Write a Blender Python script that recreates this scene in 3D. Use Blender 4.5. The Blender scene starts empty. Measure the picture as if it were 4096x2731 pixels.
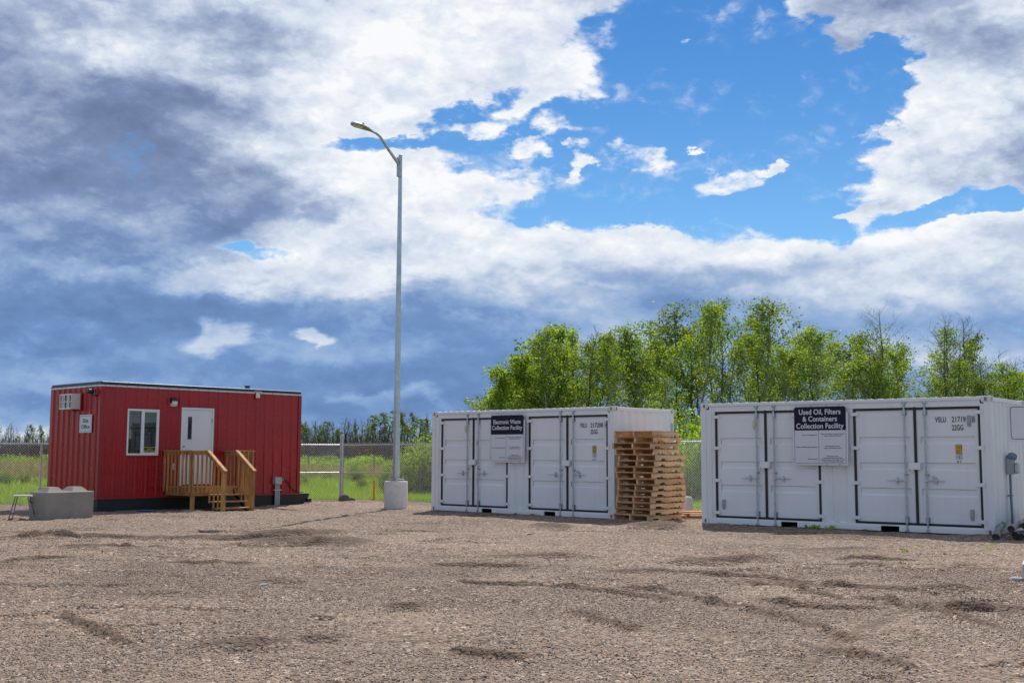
import bpy, bmesh, math, random
import numpy as np
from mathutils import Vector, Matrix
R = math.radians
scene = bpy.context.scene
COL = scene.collection

# ------------------------------------------------------------------ camera
cam_data = bpy.data.cameras.new('camera')
cam = bpy.data.objects.new('camera', cam_data)
COL.objects.link(cam)
cam_data.sensor_width = 36.0
cam_data.lens = 36.0 * 4556.2 / 4096.0
cam_data.clip_start = 0.1
cam_data.clip_end = 4000.0
PITCH, ROLL = 0.0996, 0.0038
cam.matrix_world = (Matrix.Translation((0, 0, 1.445)) @ Matrix.Rotation(math.pi / 2 + PITCH, 4, 'X')
                    @ Matrix.Rotation(ROLL, 4, 'Z'))
scene.camera = cam
scene.view_settings.view_transform = 'Standard'
scene.view_settings.look = 'None'
scene.view_settings.exposure = EXPOSURE = 0.0
scene.view_settings.gamma = 1.0
scene.view_settings.use_curve_mapping = False

# ------------------------------------------------------------------ sun
SUN_EL, SUN_AZ = R(49.0), R(9.0)          # azimuth clockwise from +Y
sd = bpy.data.lights.new('sun', 'SUN')
sd.energy = 4.7
sd.angle = R(0.55)
sd.color = (1.0, 0.93, 0.83)
sun = bpy.data.objects.new('sun', sd)
COL.objects.link(sun)
sdir = Vector((math.sin(SUN_AZ) * math.cos(SUN_EL), math.cos(SUN_AZ) * math.cos(SUN_EL), math.sin(SUN_EL)))
sun.rotation_euler = sdir.to_track_quat('Z', 'Y').to_euler()
sun.location = sdir * 60

# ------------------------------------------------------------------ sky with clouds
# cloud banks: (azimuth, elevation, half width, half height, tilt) in degrees, weight
COVER = [
    (9.86, 19.1, 7.03, 7.03, 0, -2.26),
    (13.25, 15.21, 9.16, 4.9, 12, -2.26),
    (1.62, 15.13, 7.03, 1.6, 12, -1.86),
    (-7.51, 14.93, 4.47, 0.6, 8, -1.46),
    (18.36, 12.62, 7.03, 2.34, 5, -1.6),
    (6.72, 13.14, 8.95, 1.6, 8, -1.6),
    (17.9, 17.82, 4.69, 1.6, 25, -2.2),
    (-13.43, 9.8, 2.34, 0.55, -8, -1.33),
    (-6.1, 8.79, 2.77, 0.43, 0, -0.8),
    (0.29, 9.73, 1.28, 0.34, 0, -0.67),
    (9.77, 12.2, 5.33, 0.85, 0, -0.8),
    (4.96, 13.49, 4.9, 1.17, 5, -1.33),
    (22.27, 11.82, 4.26, 0.77, 0, -1.9),
    (-1.3, 16.6, 3.62, 1.28, 25, -1.33),
    (20.61, 14.57, 6.39, 2.24, 20, 2.9),
    (23.94, 15.92, 3.19, 3.19, 0, 1.9),
    (19.63, 21.08, 7.67, 1.81, -12, 2.2),
    (24.44, 18.94, 3.19, 1.49, -20, 1.2),
]
SMALL = [
    (1.28, 15.19, 1.81, 0.51, 0, 0.95),
    (3.41, 15.79, 1.49, 0.51, 0, 0.95),
    (6.51, 14.89, 2.02, 0.51, 0, 1.0),
    (-1.52, 15.8, 1.81, 0.38, 0, 1.0),
    (11.3, 13.67, 4.05, 0.64, 6, 1.0),
    (14.49, 14.14, 1.06, 0.3, 0, 1.4),
    (16.94, 12.4, 1.7, 0.34, 15, 1.6),
    (9.59, 15.21, 0.64, 0.21, 0, 1.3),
    (9.55, 20.03, 0.55, 0.19, 0, 1.0),
    (3.85, 14.58, 0.85, 0.47, 0, 1.0),
    (5.89, 20.59, 1.06, 1.28, 0, 0.5),
]
BRIGHT = [
    (-22.4, 12.96, 13.63, 8.52, 8, -0.34),
    (-24.07, 16.32, 8.95, 6.39, 0, -0.16),
    (-14.84, 15.21, 5.54, 2.34, -15, -0.26),
    (-23.27, 6.85, 10.65, 1.92, 0, -0.35),
    (-24.18, 2.21, 10.65, 1.28, 0, -0.3),
    (-22.41, 4.26, 6.39, 1.28, 0, -0.2),
    (-10.36, 5.45, 19.17, 2.77, -3, -0.36),
    (-10.43, 8.68, 10.65, 1.28, 4, 0.22),
    (1.63, 5.58, 14.91, 4.05, 0, -0.2),
    (15.59, 7.54, 15.97, 2.34, -4, -0.22),
    (20.49, 4.48, 10.65, 2.56, 0, -0.12),
    (0.01, 3.39, 31.95, 1.6, 0, -0.3),
    (0.02, 1.75, 31.95, 1.49, 0, -0.4),
    (-16.64, 18.92, 3.62, 1.7, -20, 0.25),
    (-12.85, 19.85, 6.39, 2.34, 0, -0.22),
    (-2.9, 20.12, 10.22, 4.9, -10, 0.42),
    (-8.87, 17.23, 4.9, 2.34, -10, 0.4),
    (-7.26, 13.28, 11.08, 1.92, -14, 0.4),
    (-11.54, 10.35, 7.03, 1.28, 8, 0.3),
    (-19.68, 8.07, 7.03, 0.96, 0, 0.28),
    (7.14, 11.41, 14.91, 1.49, -6, 0.25),
    (18.72, 10.95, 8.95, 1.28, 5, 0.28),
    (-1.7, 9.29, 7.46, 1.28, 0, 0.15),
    (-14.56, 5.66, 2.02, 0.96, 0, 0.45),
    (-10.37, 6.05, 1.06, 0.43, 0, 0.5),
    (-22.3, 5.99, 1.28, 0.64, 0, 0.25),
    (-23.5, 3.42, 3.19, 0.85, -10, 0.12),
    (-5.58, 2.92, 2.56, 0.64, 0, 0.35),
    (9.37, 15.18, 14.91, 3.41, 5, 0.35),
    (20.83, 15.26, 6.39, 3.41, 0, 0.25),
    (17.98, 20.29, 7.46, 2.56, -15, -0.25),
    (22.69, 13.09, 4.26, 1.7, -20, -0.18),
    (24.27, 14.91, 2.56, 1.7, 0, -0.1),
    (21.57, 8.12, 7.46, 1.28, -3, 0.12),
    (-0.0, 6.67, 29.82, 1.28, 0, -0.12),
    (-18.74, 9.36, 8.95, 1.92, 18, -0.25),
    (-0.58, 7.55, 2.56, 0.85, 0, 0.1),
]


world = bpy.data.worlds.new('World')
scene.world = world
world.use_nodes = True


class NT:
    """small helper that strings shader nodes together"""
    def __init__(self, tree):
        self.t = tree
        self.n = tree.nodes
        self.l = tree.links

    def put(self, sock, v):
        if hasattr(v, 'is_output'):
            self.l.new(v, sock)
        elif v is not None:
            sock.default_value = v

    def math(self, op, a, b=None, c=None, clamp=False):
        n = self.n.new('ShaderNodeMath')
        n.operation = op
        n.use_clamp = clamp
        for i, v in enumerate((a, b, c)):
            if v is not None:
                self.put(n.inputs[i], v)
        return n.outputs[0]

    def vmath(self, op, a, b=None, scale=None):
        n = self.n.new('ShaderNodeVectorMath')
        n.operation = op
        self.put(n.inputs[0], a)
        if b is not None:
            self.put(n.inputs[1], b)
        if scale is not None:
            self.put(n.inputs['Scale'], scale)
        return n.outputs[0]

    def noise(self, vec, scale, detail=4, rough=0.5, dist=0.0, lac=2.0):
        n = self.n.new('ShaderNodeTexNoise')
        self.put(n.inputs['Vector'], vec)
        n.inputs['Scale'].default_value = scale
        n.inputs['Detail'].default_value = detail
        n.inputs['Roughness'].default_value = rough
        n.inputs['Lacunarity'].default_value = lac
        n.inputs['Distortion'].default_value = dist
        return n

    def smooth(self, v, a, b, lo=0.0, hi=1.0, kind='SMOOTHSTEP'):
        n = self.n.new('ShaderNodeMapRange')
        n.interpolation_type = kind
        self.put(n.inputs['Value'], v)
        n.inputs['From Min'].default_value = a
        n.inputs['From Max'].default_value = b
        n.inputs['To Min'].default_value = lo
        n.inputs['To Max'].default_value = hi
        return n.outputs[0]

    def mix(self, f, a, b, blend='MIX'):
        n = self.n.new('ShaderNodeMix')
        n.data_type = 'RGBA'
        n.blend_type = blend
        self.put(n.inputs[0], f)
        self.put(n.inputs[6], a)
        self.put(n.inputs[7], b)
        return n.outputs[2]

    def ramp(self, f, stops, interp='LINEAR'):
        n = self.n.new('ShaderNodeValToRGB')
        n.color_ramp.interpolation = interp
        e = n.color_ramp.elements
        while len(e) < len(stops):
            e.new(0.5)
        for i, (p, c) in enumerate(stops):
            e[i].position = p
            e[i].color = tuple(c) + (1,) if len(c) == 3 else c
        self.put(n.inputs[0], f)
        return n.outputs[0]


def build_sky():
    w = NT(world.node_tree)
    w.n.clear()
    out = w.n.new('ShaderNodeOutputWorld')
    bg = w.n.new('ShaderNodeBackground')
    bg.inputs['Strength'].default_value = 0.1
    w.l.new(bg.outputs[0], out.inputs[0])
    sky = w.n.new('ShaderNodeTexSky')
    sky.sky_type = 'NISHITA'
    sky.sun_disc = False
    sky.sun_elevation = SUN_EL
    sky.sun_rotation = SUN_AZ
    sky.altitude = 500
    sky.air_density = 1.0
    sky.dust_density = 0.3
    sky.ozone_density = 2.0
    tc = w.n.new('ShaderNodeTexCoord')
    d = w.vmath('NORMALIZE', tc.outputs['Generated'])
    sep = w.n.new('ShaderNodeSeparateXYZ')
    w.l.new(d, sep.inputs[0])
    az = w.math('MULTIPLY', w.math('ARCTAN2', sep.outputs[0], sep.outputs[1]), 57.2958)
    el = w.math('MULTIPLY', w.math('ARCSINE', sep.outputs[2]), 57.2958)
    q = w.vmath('MULTIPLY', d, (1.0, 1.0, 1.9))
    n1 = w.noise(q, 7.0, 3, 0.55)
    n2 = w.noise(q, 26.0, 5, 0.6)
    comb = w.n.new('ShaderNodeCombineXYZ')
    w.l.new(az, comb.inputs[0])
    w.l.new(el, comb.inputs[1])
    w1 = w.vmath('MULTIPLY', w.vmath('SUBTRACT', n1.outputs['Color'], (0.5, 0.5, 0.5)), (9.0, 3.6, 0.0))
    w2 = w.vmath('MULTIPLY', w.vmath('SUBTRACT', n2.outputs['Color'], (0.5, 0.5, 0.5)), (3.0, 2.0, 0.0))
    p = w.vmath('ADD', w.vmath('ADD', comb.outputs[0], w1), w2)

    def field(table, base):
        acc = base
        for a, e, ra, re, rot, wt in table:
            m = w.n.new('ShaderNodeMapping')
            m.vector_type = 'TEXTURE'
            w.l.new(p, m.inputs['Vector'])
            m.inputs['Location'].default_value = (a, e, 0)
            m.inputs['Rotation'].default_value = (0, 0, R(rot))
            m.inputs['Scale'].default_value = (ra * 1.15, re * 1.15, 1)
            g = w.n.new('ShaderNodeTexGradient')
            g.gradient_type = 'SPHERICAL'
            w.l.new(m.outputs[0], g.inputs[0])
            s = w.smooth(g.outputs['Fac'], 0.0, 0.62)
            acc = w.math('MULTIPLY_ADD', s, wt, acc)
        return acc
    f1 = w.noise(q, 9.0, 10, 0.56)
    f2 = w.noise(w.vmath('ADD', q, (0.0, 0.0, 0.022)), 9.0, 10, 0.56)
    f3 = w.noise(w.vmath('MULTIPLY', d, (1, 1, 3.2)), 5.0, 6, 0.5)
    fb = f1.outputs['Fac']
    # far from the photographed part of the sky the cover is broken cloud
    away = w.smooth(w.math('ABSOLUTE', az), 30.0, 60.0)
    high = w.smooth(el, 26.0, 45.0)
    out_f = w.math('MAXIMUM', away, high)
    cov = field(COVER, 1.45)
    cov = w.math('MAXIMUM', cov, -0.75)
    cov = field(SMALL, cov)
    cov = w.math('MULTIPLY_ADD', out_f, -1.05, cov)
    big = w.math('MULTIPLY', w.math('SUBTRACT', f3.outputs['Fac'], 0.5), w.math('MULTIPLY_ADD', out_f, 2.4, 0.2))
    # cauliflower lumps: fractal voronoi cells pushed about by noise
    vo = w.n.new('ShaderNodeTexVoronoi')
    vo.feature = 'F1'
    vo.normalize = True
    w.l.new(w.vmath('ADD', q, w.vmath('SCALE', w.vmath('SUBTRACT', n2.outputs['Color'], (.5, .5, .5)), scale=0.09)),
            vo.inputs['Vector'])
    vo.inputs['Scale'].default_value = 12.0
    vo.inputs['Detail'].default_value = 2.0
    vo.inputs['Roughness'].default_value = 0.62
    vo.inputs['Lacunarity'].default_value = 2.3
    lump = w.math('MULTIPLY', w.math('SUBTRACT', 0.30, vo.outputs['Distance']), 2.0)
    f4 = w.noise(w.vmath('MULTIPLY', d, (1, 1, 1.5)), 42.0, 7, 0.6, 0.4)
    dens = w.math('ADD', w.math('MULTIPLY_ADD', w.math('SUBTRACT', fb, 0.5), 2.3, cov), big)
    dens = w.math('MULTIPLY_ADD', w.math('SUBTRACT', f4.outputs['Fac'], 0.5), 1.3, dens)
    dens = w.math('MULTIPLY_ADD', lump, 1.7, dens)
    alpha = w.smooth(dens, -0.15, 0.85)
    thick = w.smooth(dens, 0.1, 1.3)
    # torn thin vapour round the edges of the banks
    veil = w.math('MULTIPLY', w.smooth(w.math('MULTIPLY_ADD', w.math('SUBTRACT', fb, 0.5), 3.0, dens), -0.8, 0.9),
                  w.smooth(f4.outputs['Fac'], 0.44, 0.70, 0.0, 0.5))
    alpha = w.math('MAXIMUM', alpha, veil)
    relief = w.math('SUBTRACT', fb, f2.outputs['Fac'])
    b = field(BRIGHT, 0.70)
    b = w.math('MULTIPLY_ADD', w.math('SUBTRACT', f3.outputs['Fac'], 0.5), 0.9, b)
    # soft shoulder and toe so that neither the white nor the grey goes flat
    b = w.math('MULTIPLY_ADD', w.math('TANH', w.math('MULTIPLY', w.math('SUBTRACT', b, 0.5), 1.75)), 0.47, 0.5)
    b = w.math('MULTIPLY_ADD', out_f, -0.16, b)  # clouds out of view dimmed to deepen the shadows in the yard
    calm = w.smooth(el, 5.0, 13.0, 0.45, 1.0)
    b = w.math('MULTIPLY_ADD', w.math('MULTIPLY', relief, calm), 1.0, b)
    b = w.math('MULTIPLY_ADD', w.math('MULTIPLY', lump, calm), 0.55, b)
    b = w.math('MULTIPLY_ADD', w.math('SUBTRACT', fb, 0.5), 0.45, b)
    b = w.math('MULTIPLY_ADD', w.math('SUBTRACT', f4.outputs['Fac'], 0.5), 0.22, b)
    b = w.math('MULTIPLY_ADD', w.math('SUBTRACT', 1.0, thick), 0.16, b, clamp=True)
    cc = w.ramp(b, [(0.0, (0.15, 0.205, 0.35)), (0.22, (0.21, 0.28, 0.46)), (0.48, (0.39, 0.47, 0.64)),
                    (0.74, (0.69, 0.76, 0.87)), (1.0, (0.96, 0.97, 0.99))])
    # deeper blue in the shaded cloud bases towards the horizon
    lowf = w.math('MULTIPLY', w.smooth(el, 15.0, 5.0), w.smooth(b, 0.75, 0.2))
    cc = w.mix(lowf, cc, w.vmath('MULTIPLY', cc, (0.78, 1.04, 1.22)))
    cc = w.vmath('MULTIPLY', cc, (10.0, 10.0, 10.0))
    tint = w.mix(1.0, sky.outputs[0], w.mix(w.smooth(el, 7.0, 24.0), (0.54, 0.86, 1.05, 1), (0.27, 0.63, 0.97, 1)), 'MULTIPLY')
    skyc = w.mix(w.math('MULTIPLY', alpha, 0.985), tint, cc)
    # below the horizon: the dull tone of distant land
    land = w.smooth(el, -1.5, -0.3)
    skyc = w.mix(land, (1.1, 1.2, 0.9, 1), skyc)
    w.l.new(skyc, bg.inputs['Color'])


build_sky()
world.cycles.sampling_method = 'MANUAL'
world.cycles.sample_map_resolution = 512


# ------------------------------------------------------------------ helpers
rng = random.Random(7)
nrng = np.random.default_rng(11)


class MB:
    """collects polygons, then links them as ONE mesh object"""
    def __init__(self):
        self.v, self.f, self.m, self.s = [], [], [], []

    def add(self, vs, fs, mi=0, smooth=False):
        o = len(self.v)
        self.v += [tuple(p) for p in vs]
        for f in fs:
            self.f.append(tuple(i + o for i in f))
            self.m.append(mi)
            self.s.append(smooth)
        return self

    def box(self, x0, y0, z0, x1, y1, z1, mi=0, M=None, bev=0.0):
        x0, x1 = min(x0, x1), max(x0, x1)
        y0, y1 = min(y0, y1), max(y0, y1)
        z0, z1 = min(z0, z1), max(z0, z1)
        if bev > 0:
            b = min(bev, (x1 - x0) * .45, (y1 - y0) * .45, (z1 - z0) * .45)
            bm = bmesh.new()
            bmesh.ops.create_cube(bm, size=1)
            for v in bm.verts:
                v.co = ((x0 + x1) / 2 + v.co.x * (x1 - x0), (y0 + y1) / 2 + v.co.y * (y1 - y0),
                        (z0 + z1) / 2 + v.co.z * (z1 - z0))
            bmesh.ops.bevel(bm, geom=bm.edges[:], offset=b, segments=1, affect='EDGES', profile=0.5)
            bm.verts.index_update()
            vs = [v.co.copy() for v in bm.verts]
            fs = [[v.index for v in f.verts] for f in bm.faces]
            bm.free()
        else:
            vs = [Vector(p) for p in ((x0, y0, z0), (x1, y0, z0), (x1, y1, z0), (x0, y1, z0),
                                      (x0, y0, z1), (x1, y0, z1), (x1, y1, z1), (x0, y1, z1))]
            fs = [(3, 2, 1, 0), (4, 5, 6, 7), (0, 1, 5, 4), (1, 2, 6, 5), (2, 3, 7, 6), (3, 0, 4, 7)]
        if M is not None:
            vs = [M @ v for v in vs]
        return self.add(vs, fs, mi)

    def tube(self, pts, rad, n=8, mi=0, caps=True, smooth=True, flat=1.0):
        pts = [Vector(p) for p in pts]
        if not isinstance(rad, (list, tuple)):
            rad = [rad] * len(pts)
        vs, fs = [], []
        t0 = (pts[1] - pts[0]).normalized()
        ref = Vector((0, 0, 1)) if abs(t0.z) < 0.9 else Vector((1, 0, 0))
        a = t0.cross(ref).normalized()
        for i, p in enumerate(pts):
            if i == 0:
                t = pts[1] - p
            elif i == len(pts) - 1:
                t = p - pts[i - 1]
            else:
                t = (pts[i + 1] - p).normalized() + (p - pts[i - 1]).normalized()
            t.normalize()
            a = (a - t * a.dot(t)).normalized()
            b = t.cross(a)
            for k in range(n):
                w = 2 * math.pi * (k + .5) / n
                vs.append(p + a * math.cos(w) * rad[i] + b * math.sin(w) * rad[i] * flat)
        for i in range(len(pts) - 1):
            for k in range(n):
                k2 = (k + 1) % n
                fs.append((i * n + k, i * n + k2, (i + 1) * n + k2, (i + 1) * n + k))
        self.add(vs, fs, mi, smooth)
        if caps:
            o = len(vs)
            self.add(vs[:n], [tuple(range(n - 1, -1, -1))], mi)
            self.add(vs[-n:], [tuple(range(n))], mi)
        return self

    def lathe(self, prof, n=24, mi=0, c=(0, 0), smooth=True):
        vs, fs = [], []
        for r, z in prof:
            for k in range(n):
                w = 2 * math.pi * k / n
                vs.append((c[0] + r * math.cos(w), c[1] + r * math.sin(w), z))
        for i in range(len(prof) - 1):
            for k in range(n):
                k2 = (k + 1) % n
                fs.append((i * n + k, i * n + k2, (i + 1) * n + k2, (i + 1) * n + k))
        self.add(vs, fs, mi, smooth)
        m = len(prof) - 1
        self.add(vs[m * n:], [tuple(range(n))], mi)
        return self

    def prism(self, poly, d0, d1, axis='y', mi=0):
        """2-D outline extruded between d0 and d1 along axis; poly in the two other axes"""
        n = len(poly)
        def P(a, b, d):
            return {'x': (d, a, b), 'y': (a, d, b), 'z': (a, b, d)}[axis]
        vs = [P(a, b, d0) for a, b in poly] + [P(a, b, d1) for a, b in poly]
        fs = [(i, (i + 1) % n, n + (i + 1) % n, n + i) for i in range(n)]
        fs += [tuple(range(n - 1, -1, -1)), tuple(range(n, 2 * n))]
        bm_fix = []
        return self.add(vs, fs, mi)

    def mesh(self, name, mats):
        me = bpy.data.meshes.new(name)
        me.from_pydata(self.v, [], self.f)
        for m in mats if isinstance(mats, (list, tuple)) else [mats]:
            me.materials.append(m)
        me.polygons.foreach_set('material_index', self.m)
        me.polygons.foreach_set('use_smooth', self.s)
        me.update()
        return me

    def build(self, name, mats, parent=None, fix=False, loc=None, rot=None):
        me = self.mesh(name, mats)
        if fix:
            bm = bmesh.new()
            bm.from_mesh(me)
            bmesh.ops.recalc_face_normals(bm, faces=bm.faces)
            bm.to_mesh(me)
            bm.free()
        return link(name, me, parent, loc, rot)


def link(name, me, parent=None, loc=None, rot=None):
    o = bpy.data.objects.new(name, me)
    COL.objects.link(o)
    if parent is not None:
        o.parent = parent
    if loc is not None:
        o.location = loc
    if rot is not None:
        o.rotation_euler = rot
    return o


def tag(o, label=None, cat=None, group=None, kind=None):
    for k, v in (('label', label), ('category', cat), ('group', group), ('kind', kind)):
        if v:
            o[k] = v
    return o


def thing(name, loc, rz, label, cat, group=None):
    o = bpy.data.objects.new(name, None)
    COL.objects.link(o)
    o.empty_display_size = 0.2
    o.location = loc
    o.rotation_euler = (0, 0, rz)
    return tag(o, label, cat, group)


def kids(o):
    return [c for c in bpy.data.objects if c.parent == o]


def copy_tree(o, parent=None, cache=None):
    c = o.copy()
    COL.objects.link(c)
    if parent is not None:
        c.parent = parent
    for ch in o.children:
        copy_tree(ch, c)
    return c


# ------------------------------------------------------------------ materials
def mat(name, col, rough=0.6, metal=0.0, var=0.12, scale=3.0, bump=0.0, bscale=60.0, dirt=None, dirt_amt=0.0,
        dirt_scale=2.0, spec=0.5, streak=False, rand=0.0, fine=0.0):
    m = bpy.data.materials.new(name)
    m.use_nodes = True
    w = NT(m.node_tree)
    b = w.n['Principled BSDF']
    tc = w.n.new('ShaderNodeTexCoord')
    ob = tc.outputs['Object']
    lo = tuple(max(0, c * (1 - var)) for c in col) + (1,)
    hi = tuple(min(1, c * (1 + var)) for c in col) + (1,)
    n = w.noise(ob, scale, 5, 0.6)
    c = w.mix(w.smooth(n.outputs['Fac'], 0.3, 0.7), lo, hi)
    if fine:
        nf = w.noise(ob, scale * 23, 4, 0.6)
        c = w.mix(w.math('MULTIPLY', w.smooth(nf.outputs['Fac'], 0.4, 0.75), fine), c,
                  tuple(v * 0.55 for v in col) + (1,))
    if rand:
        oi = w.n.new('ShaderNodeObjectInfo')
        k = w.math('MULTIPLY_ADD', oi.outputs['Random'], 2 * rand, 1 - rand)
        c = w.vmath('SCALE', c, scale=k)
    if dirt:
        v = ob
        if streak:
            v = w.vmath('MULTIPLY', ob, (6.0, 6.0, 0.35))
        nd = w.noise(v, dirt_scale, 7, 0.65)
        f = w.math('MULTIPLY', w.smooth(nd.outputs['Fac'], 0.5, 0.78), dirt_amt)
        c = w.mix(f, c, tuple(dirt) + (1,))
    w.l.new(c, b.inputs['Base Color'])
    nr = w.noise(ob, scale * 4, 4, 0.6)
    w.l.new(w.math('MULTIPLY_ADD', w.math('SUBTRACT', nr.outputs['Fac'], 0.5), 0.25, rough, clamp=True),
            b.inputs['Roughness'])
    b.inputs['Metallic'].default_value = metal
    b.inputs['Specular IOR Level'].default_value = spec
    if bump:
        bn = w.n.new('ShaderNodeBump')
        bn.inputs['Strength'].default_value = bump
        bn.inputs['Distance'].default_value = 0.01
        nb = w.noise(ob, bscale, 5, 0.6)
        w.l.new(nb.outputs['Fac'], bn.inputs['Height'])
        w.l.new(bn.outputs[0], b.inputs['Normal'])
    return m


def wood_mat(name, col, dark, axis_scale=(2, 2, 30), rough=0.75, rand=0.12, knots=True):
    m = bpy.data.materials.new(name)
    m.use_nodes = True
    w = NT(m.node_tree)
    b = w.n['Principled BSDF']
    tc = w.n.new('ShaderNodeTexCoord')
    oi = w.n.new('ShaderNodeObjectInfo')
    off = w.vmath('SCALE', (13.1, 7.7, 5.3), scale=oi.outputs['Random'])
    v = w.vmath('ADD', w.vmath('MULTIPLY', tc.outputs['Object'], axis_scale), off)
    n = w.noise(v, 1.6, 6, 0.65, 0.6)
    n2 = w.noise(v, 9.0, 4, 0.6)
    c = w.mix(w.smooth(n.outputs['Fac'], 0.35, 0.7), tuple(dark) + (1,), tuple(col) + (1,))
    c = w.mix(w.math('MULTIPLY', w.smooth(n2.outputs['Fac'], 0.5, 0.8), 0.35), c, tuple(dark) + (1,))
    if knots:
        vo = w.n.new('ShaderNodeTexVoronoi')
        w.l.new(w.vmath('ADD', tc.outputs['Object'], off), vo.inputs['Vector'])
        vo.inputs['Scale'].default_value = 4.5
        c = w.mix(w.math('MULTIPLY', w.smooth(vo.outputs['Distance'], 0.10, 0.04), 0.6), c,
                  tuple(d * 0.4 for d in dark) + (1,))
    k = w.math('MULTIPLY_ADD', oi.outputs['Random'], 2 * rand, 1 - rand)
    c = w.vmath('SCALE', c, scale=k)
    w.l.new(c, b.inputs['Base Color'])
    b.inputs['Roughness'].default_value = rough
    bn = w.n.new('ShaderNodeBump')
    bn.inputs['Strength'].default_value = 0.25
    bn.inputs['Distance'].default_value = 0.004
    w.l.new(n2.outputs['Fac'], bn.inputs['Height'])
    w.l.new(bn.outputs[0], b.inputs['Normal'])
    return m


M = {}
M['white'] = mat('container_white_paint', (0.80, 0.80, 0.81), 0.42, var=0.035, scale=1.3, bump=0.05, bscale=220,
                 dirt=(0.36, 0.30, 0.24), dirt_amt=0.16, dirt_scale=1.3, streak=True)
M['white_door'] = mat('door_white_paint', (0.80, 0.80, 0.815), 0.42, var=0.03, scale=0.9, bump=0.04, bscale=180,
                      dirt=(0.42, 0.37, 0.31), dirt_amt=0.12, dirt_scale=1.1, streak=True)
M['casting'] = mat('casting_paint', (0.73, 0.72, 0.70), 0.5, var=0.06, scale=8, dirt=(0.24, 0.10, 0.045), dirt_amt=0.55,
                   dirt_scale=9)
M['gasket'] = mat('rubber_gasket', (0.017, 0.014, 0.017), 0.55, var=0.2, scale=5)
M['galv'] = mat('galvanised_steel', (0.46, 0.49, 0.52), 0.38, 0.85, var=0.15, scale=9, dirt=(0.25, 0.25, 0.25),
                dirt_amt=0.4, dirt_scale=14)
M['zinc'] = mat('zinc_plated_steel', (0.50, 0.53, 0.56), 0.35, 0.8, var=0.15, scale=12)
M['dark'] = mat('dark_opening', (0.012, 0.012, 0.013), 0.9, var=0.2, scale=5)
M['red'] = mat('red_siding_paint', (0.385, 0.007, 0.012), 0.26, var=0.10, scale=0.8, bump=0.0, bscale=90,
               dirt=(0.30, 0.012, 0.014), dirt_amt=0.10, dirt_scale=0.8, streak=True)
M['redtrim'] = mat('red_trim_paint', (0.31, 0.012, 0.018), 0.35, var=0.1, scale=1.5)
M['skid'] = mat('black_skid_paint', (0.012, 0.013, 0.016), 0.5, var=0.3, scale=2, bump=0.1, bscale=30,
                dirt=(0.05, 0.045, 0.04), dirt_amt=0.4, dirt_scale=3)
M['roof'] = mat('roof_membrane', (0.022, 0.026, 0.035), 0.45, var=0.3, scale=3, bump=0.15, bscale=12)
M['doorwhite'] = mat('office_door_paint', (0.78, 0.77, 0.77), 0.4, var=0.025, scale=1.2, dirt=(0.5, 0.47, 0.42),
                     dirt_amt=0.12, dirt_scale=2)
M['vinyl'] = mat('white_vinyl', (0.80, 0.80, 0.80), 0.4, var=0.03, scale=3)
M['plastic'] = mat('off_white_plastic', (0.74, 0.71, 0.68), 0.5, var=0.04, scale=4)
M['grey_plastic'] = mat('grey_plastic', (0.34, 0.36, 0.37), 0.5, var=0.08, scale=6)
M['beige_plastic'] = mat('beige_plastic', (0.62, 0.56, 0.42), 0.5, var=0.08, scale=6)
M['blue_grey'] = mat('blue_grey_conduit', (0.14, 0.19, 0.27), 0.5, var=0.1, scale=5)
M['pvc'] = mat('grey_conduit', (0.38, 0.42, 0.45), 0.45, var=0.1, scale=5)
M['black'] = mat('black_plastic', (0.014, 0.014, 0.016), 0.4, var=0.2, scale=6)
M['concrete'] = mat('concrete', (0.33, 0.295, 0.255), 0.85, var=0.12, scale=2.2, bump=0.35, bscale=35, fine=0.25,
                    dirt=(0.18, 0.17, 0.15), dirt_amt=0.5, dirt_scale=2.5)
M['pale_concrete'] = mat('pale_concrete', (0.64, 0.61, 0.59), 0.85, var=0.10, scale=3, bump=0.3, bscale=30, fine=0.2,
                         dirt=(0.36, 0.27, 0.19), dirt_amt=0.65, dirt_scale=3.2)
M['white_concrete'] = mat('white_concrete', (0.50, 0.49, 0.48), 0.85, var=0.08, scale=3, bump=0.3, bscale=30)
M['rock'] = mat('rock', (0.16, 0.13, 0.115), 0.9, var=0.35, scale=9, bump=0.5, bscale=25)
M['pale_rock'] = mat('pale_rock', (0.33, 0.33, 0.35), 0.9, var=0.3, scale=12, bump=0.5, bscale=25)
M['deck'] = wood_mat('treated_deck_wood', (0.58, 0.31, 0.10), (0.34, 0.16, 0.045), (5, 5, 1.2))
M['deck_h'] = wood_mat('treated_deck_wood_level', (0.58, 0.33, 0.12), (0.36, 0.18, 0.06), (1.2, 5, 5))
M['pallet'] = wood_mat('pallet_wood', (0.74, 0.41, 0.17), (0.48, 0.21, 0.07), (5, 1.2, 6), rand=0.24)
M['pallet_s'] = wood_mat('pallet_stringer_wood', (0.78, 0.57, 0.37), (0.56, 0.36, 0.20), (5, 1.0, 6), rand=0.12)
M['log'] = wood_mat('weathered_log', (0.42, 0.42, 0.41), (0.16, 0.14, 0.12), (6, 1.0, 6), rand=0.2, knots=False)
M['log_end'] = mat('log_end_grain', (0.045, 0.034, 0.028), 0.9, var=0.4, scale=18)
M['sign_white'] = mat('sign_white', (0.70, 0.69, 0.74), 0.38, var=0.02, scale=2, dirt=(0.5, 0.48, 0.48), dirt_amt=0.1,
                      dirt_scale=3)
M['navy'] = mat('sign_navy_print', (0.014, 0.015, 0.030), 0.65, var=0.08, scale=2, spec=0.2)
M['ink'] = mat('black_lettering', (0.018, 0.018, 0.022), 0.5, var=0.1, scale=3)
M['letter'] = mat('white_lettering', (0.72, 0.72, 0.78), 0.45, var=0.02, scale=3)
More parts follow.
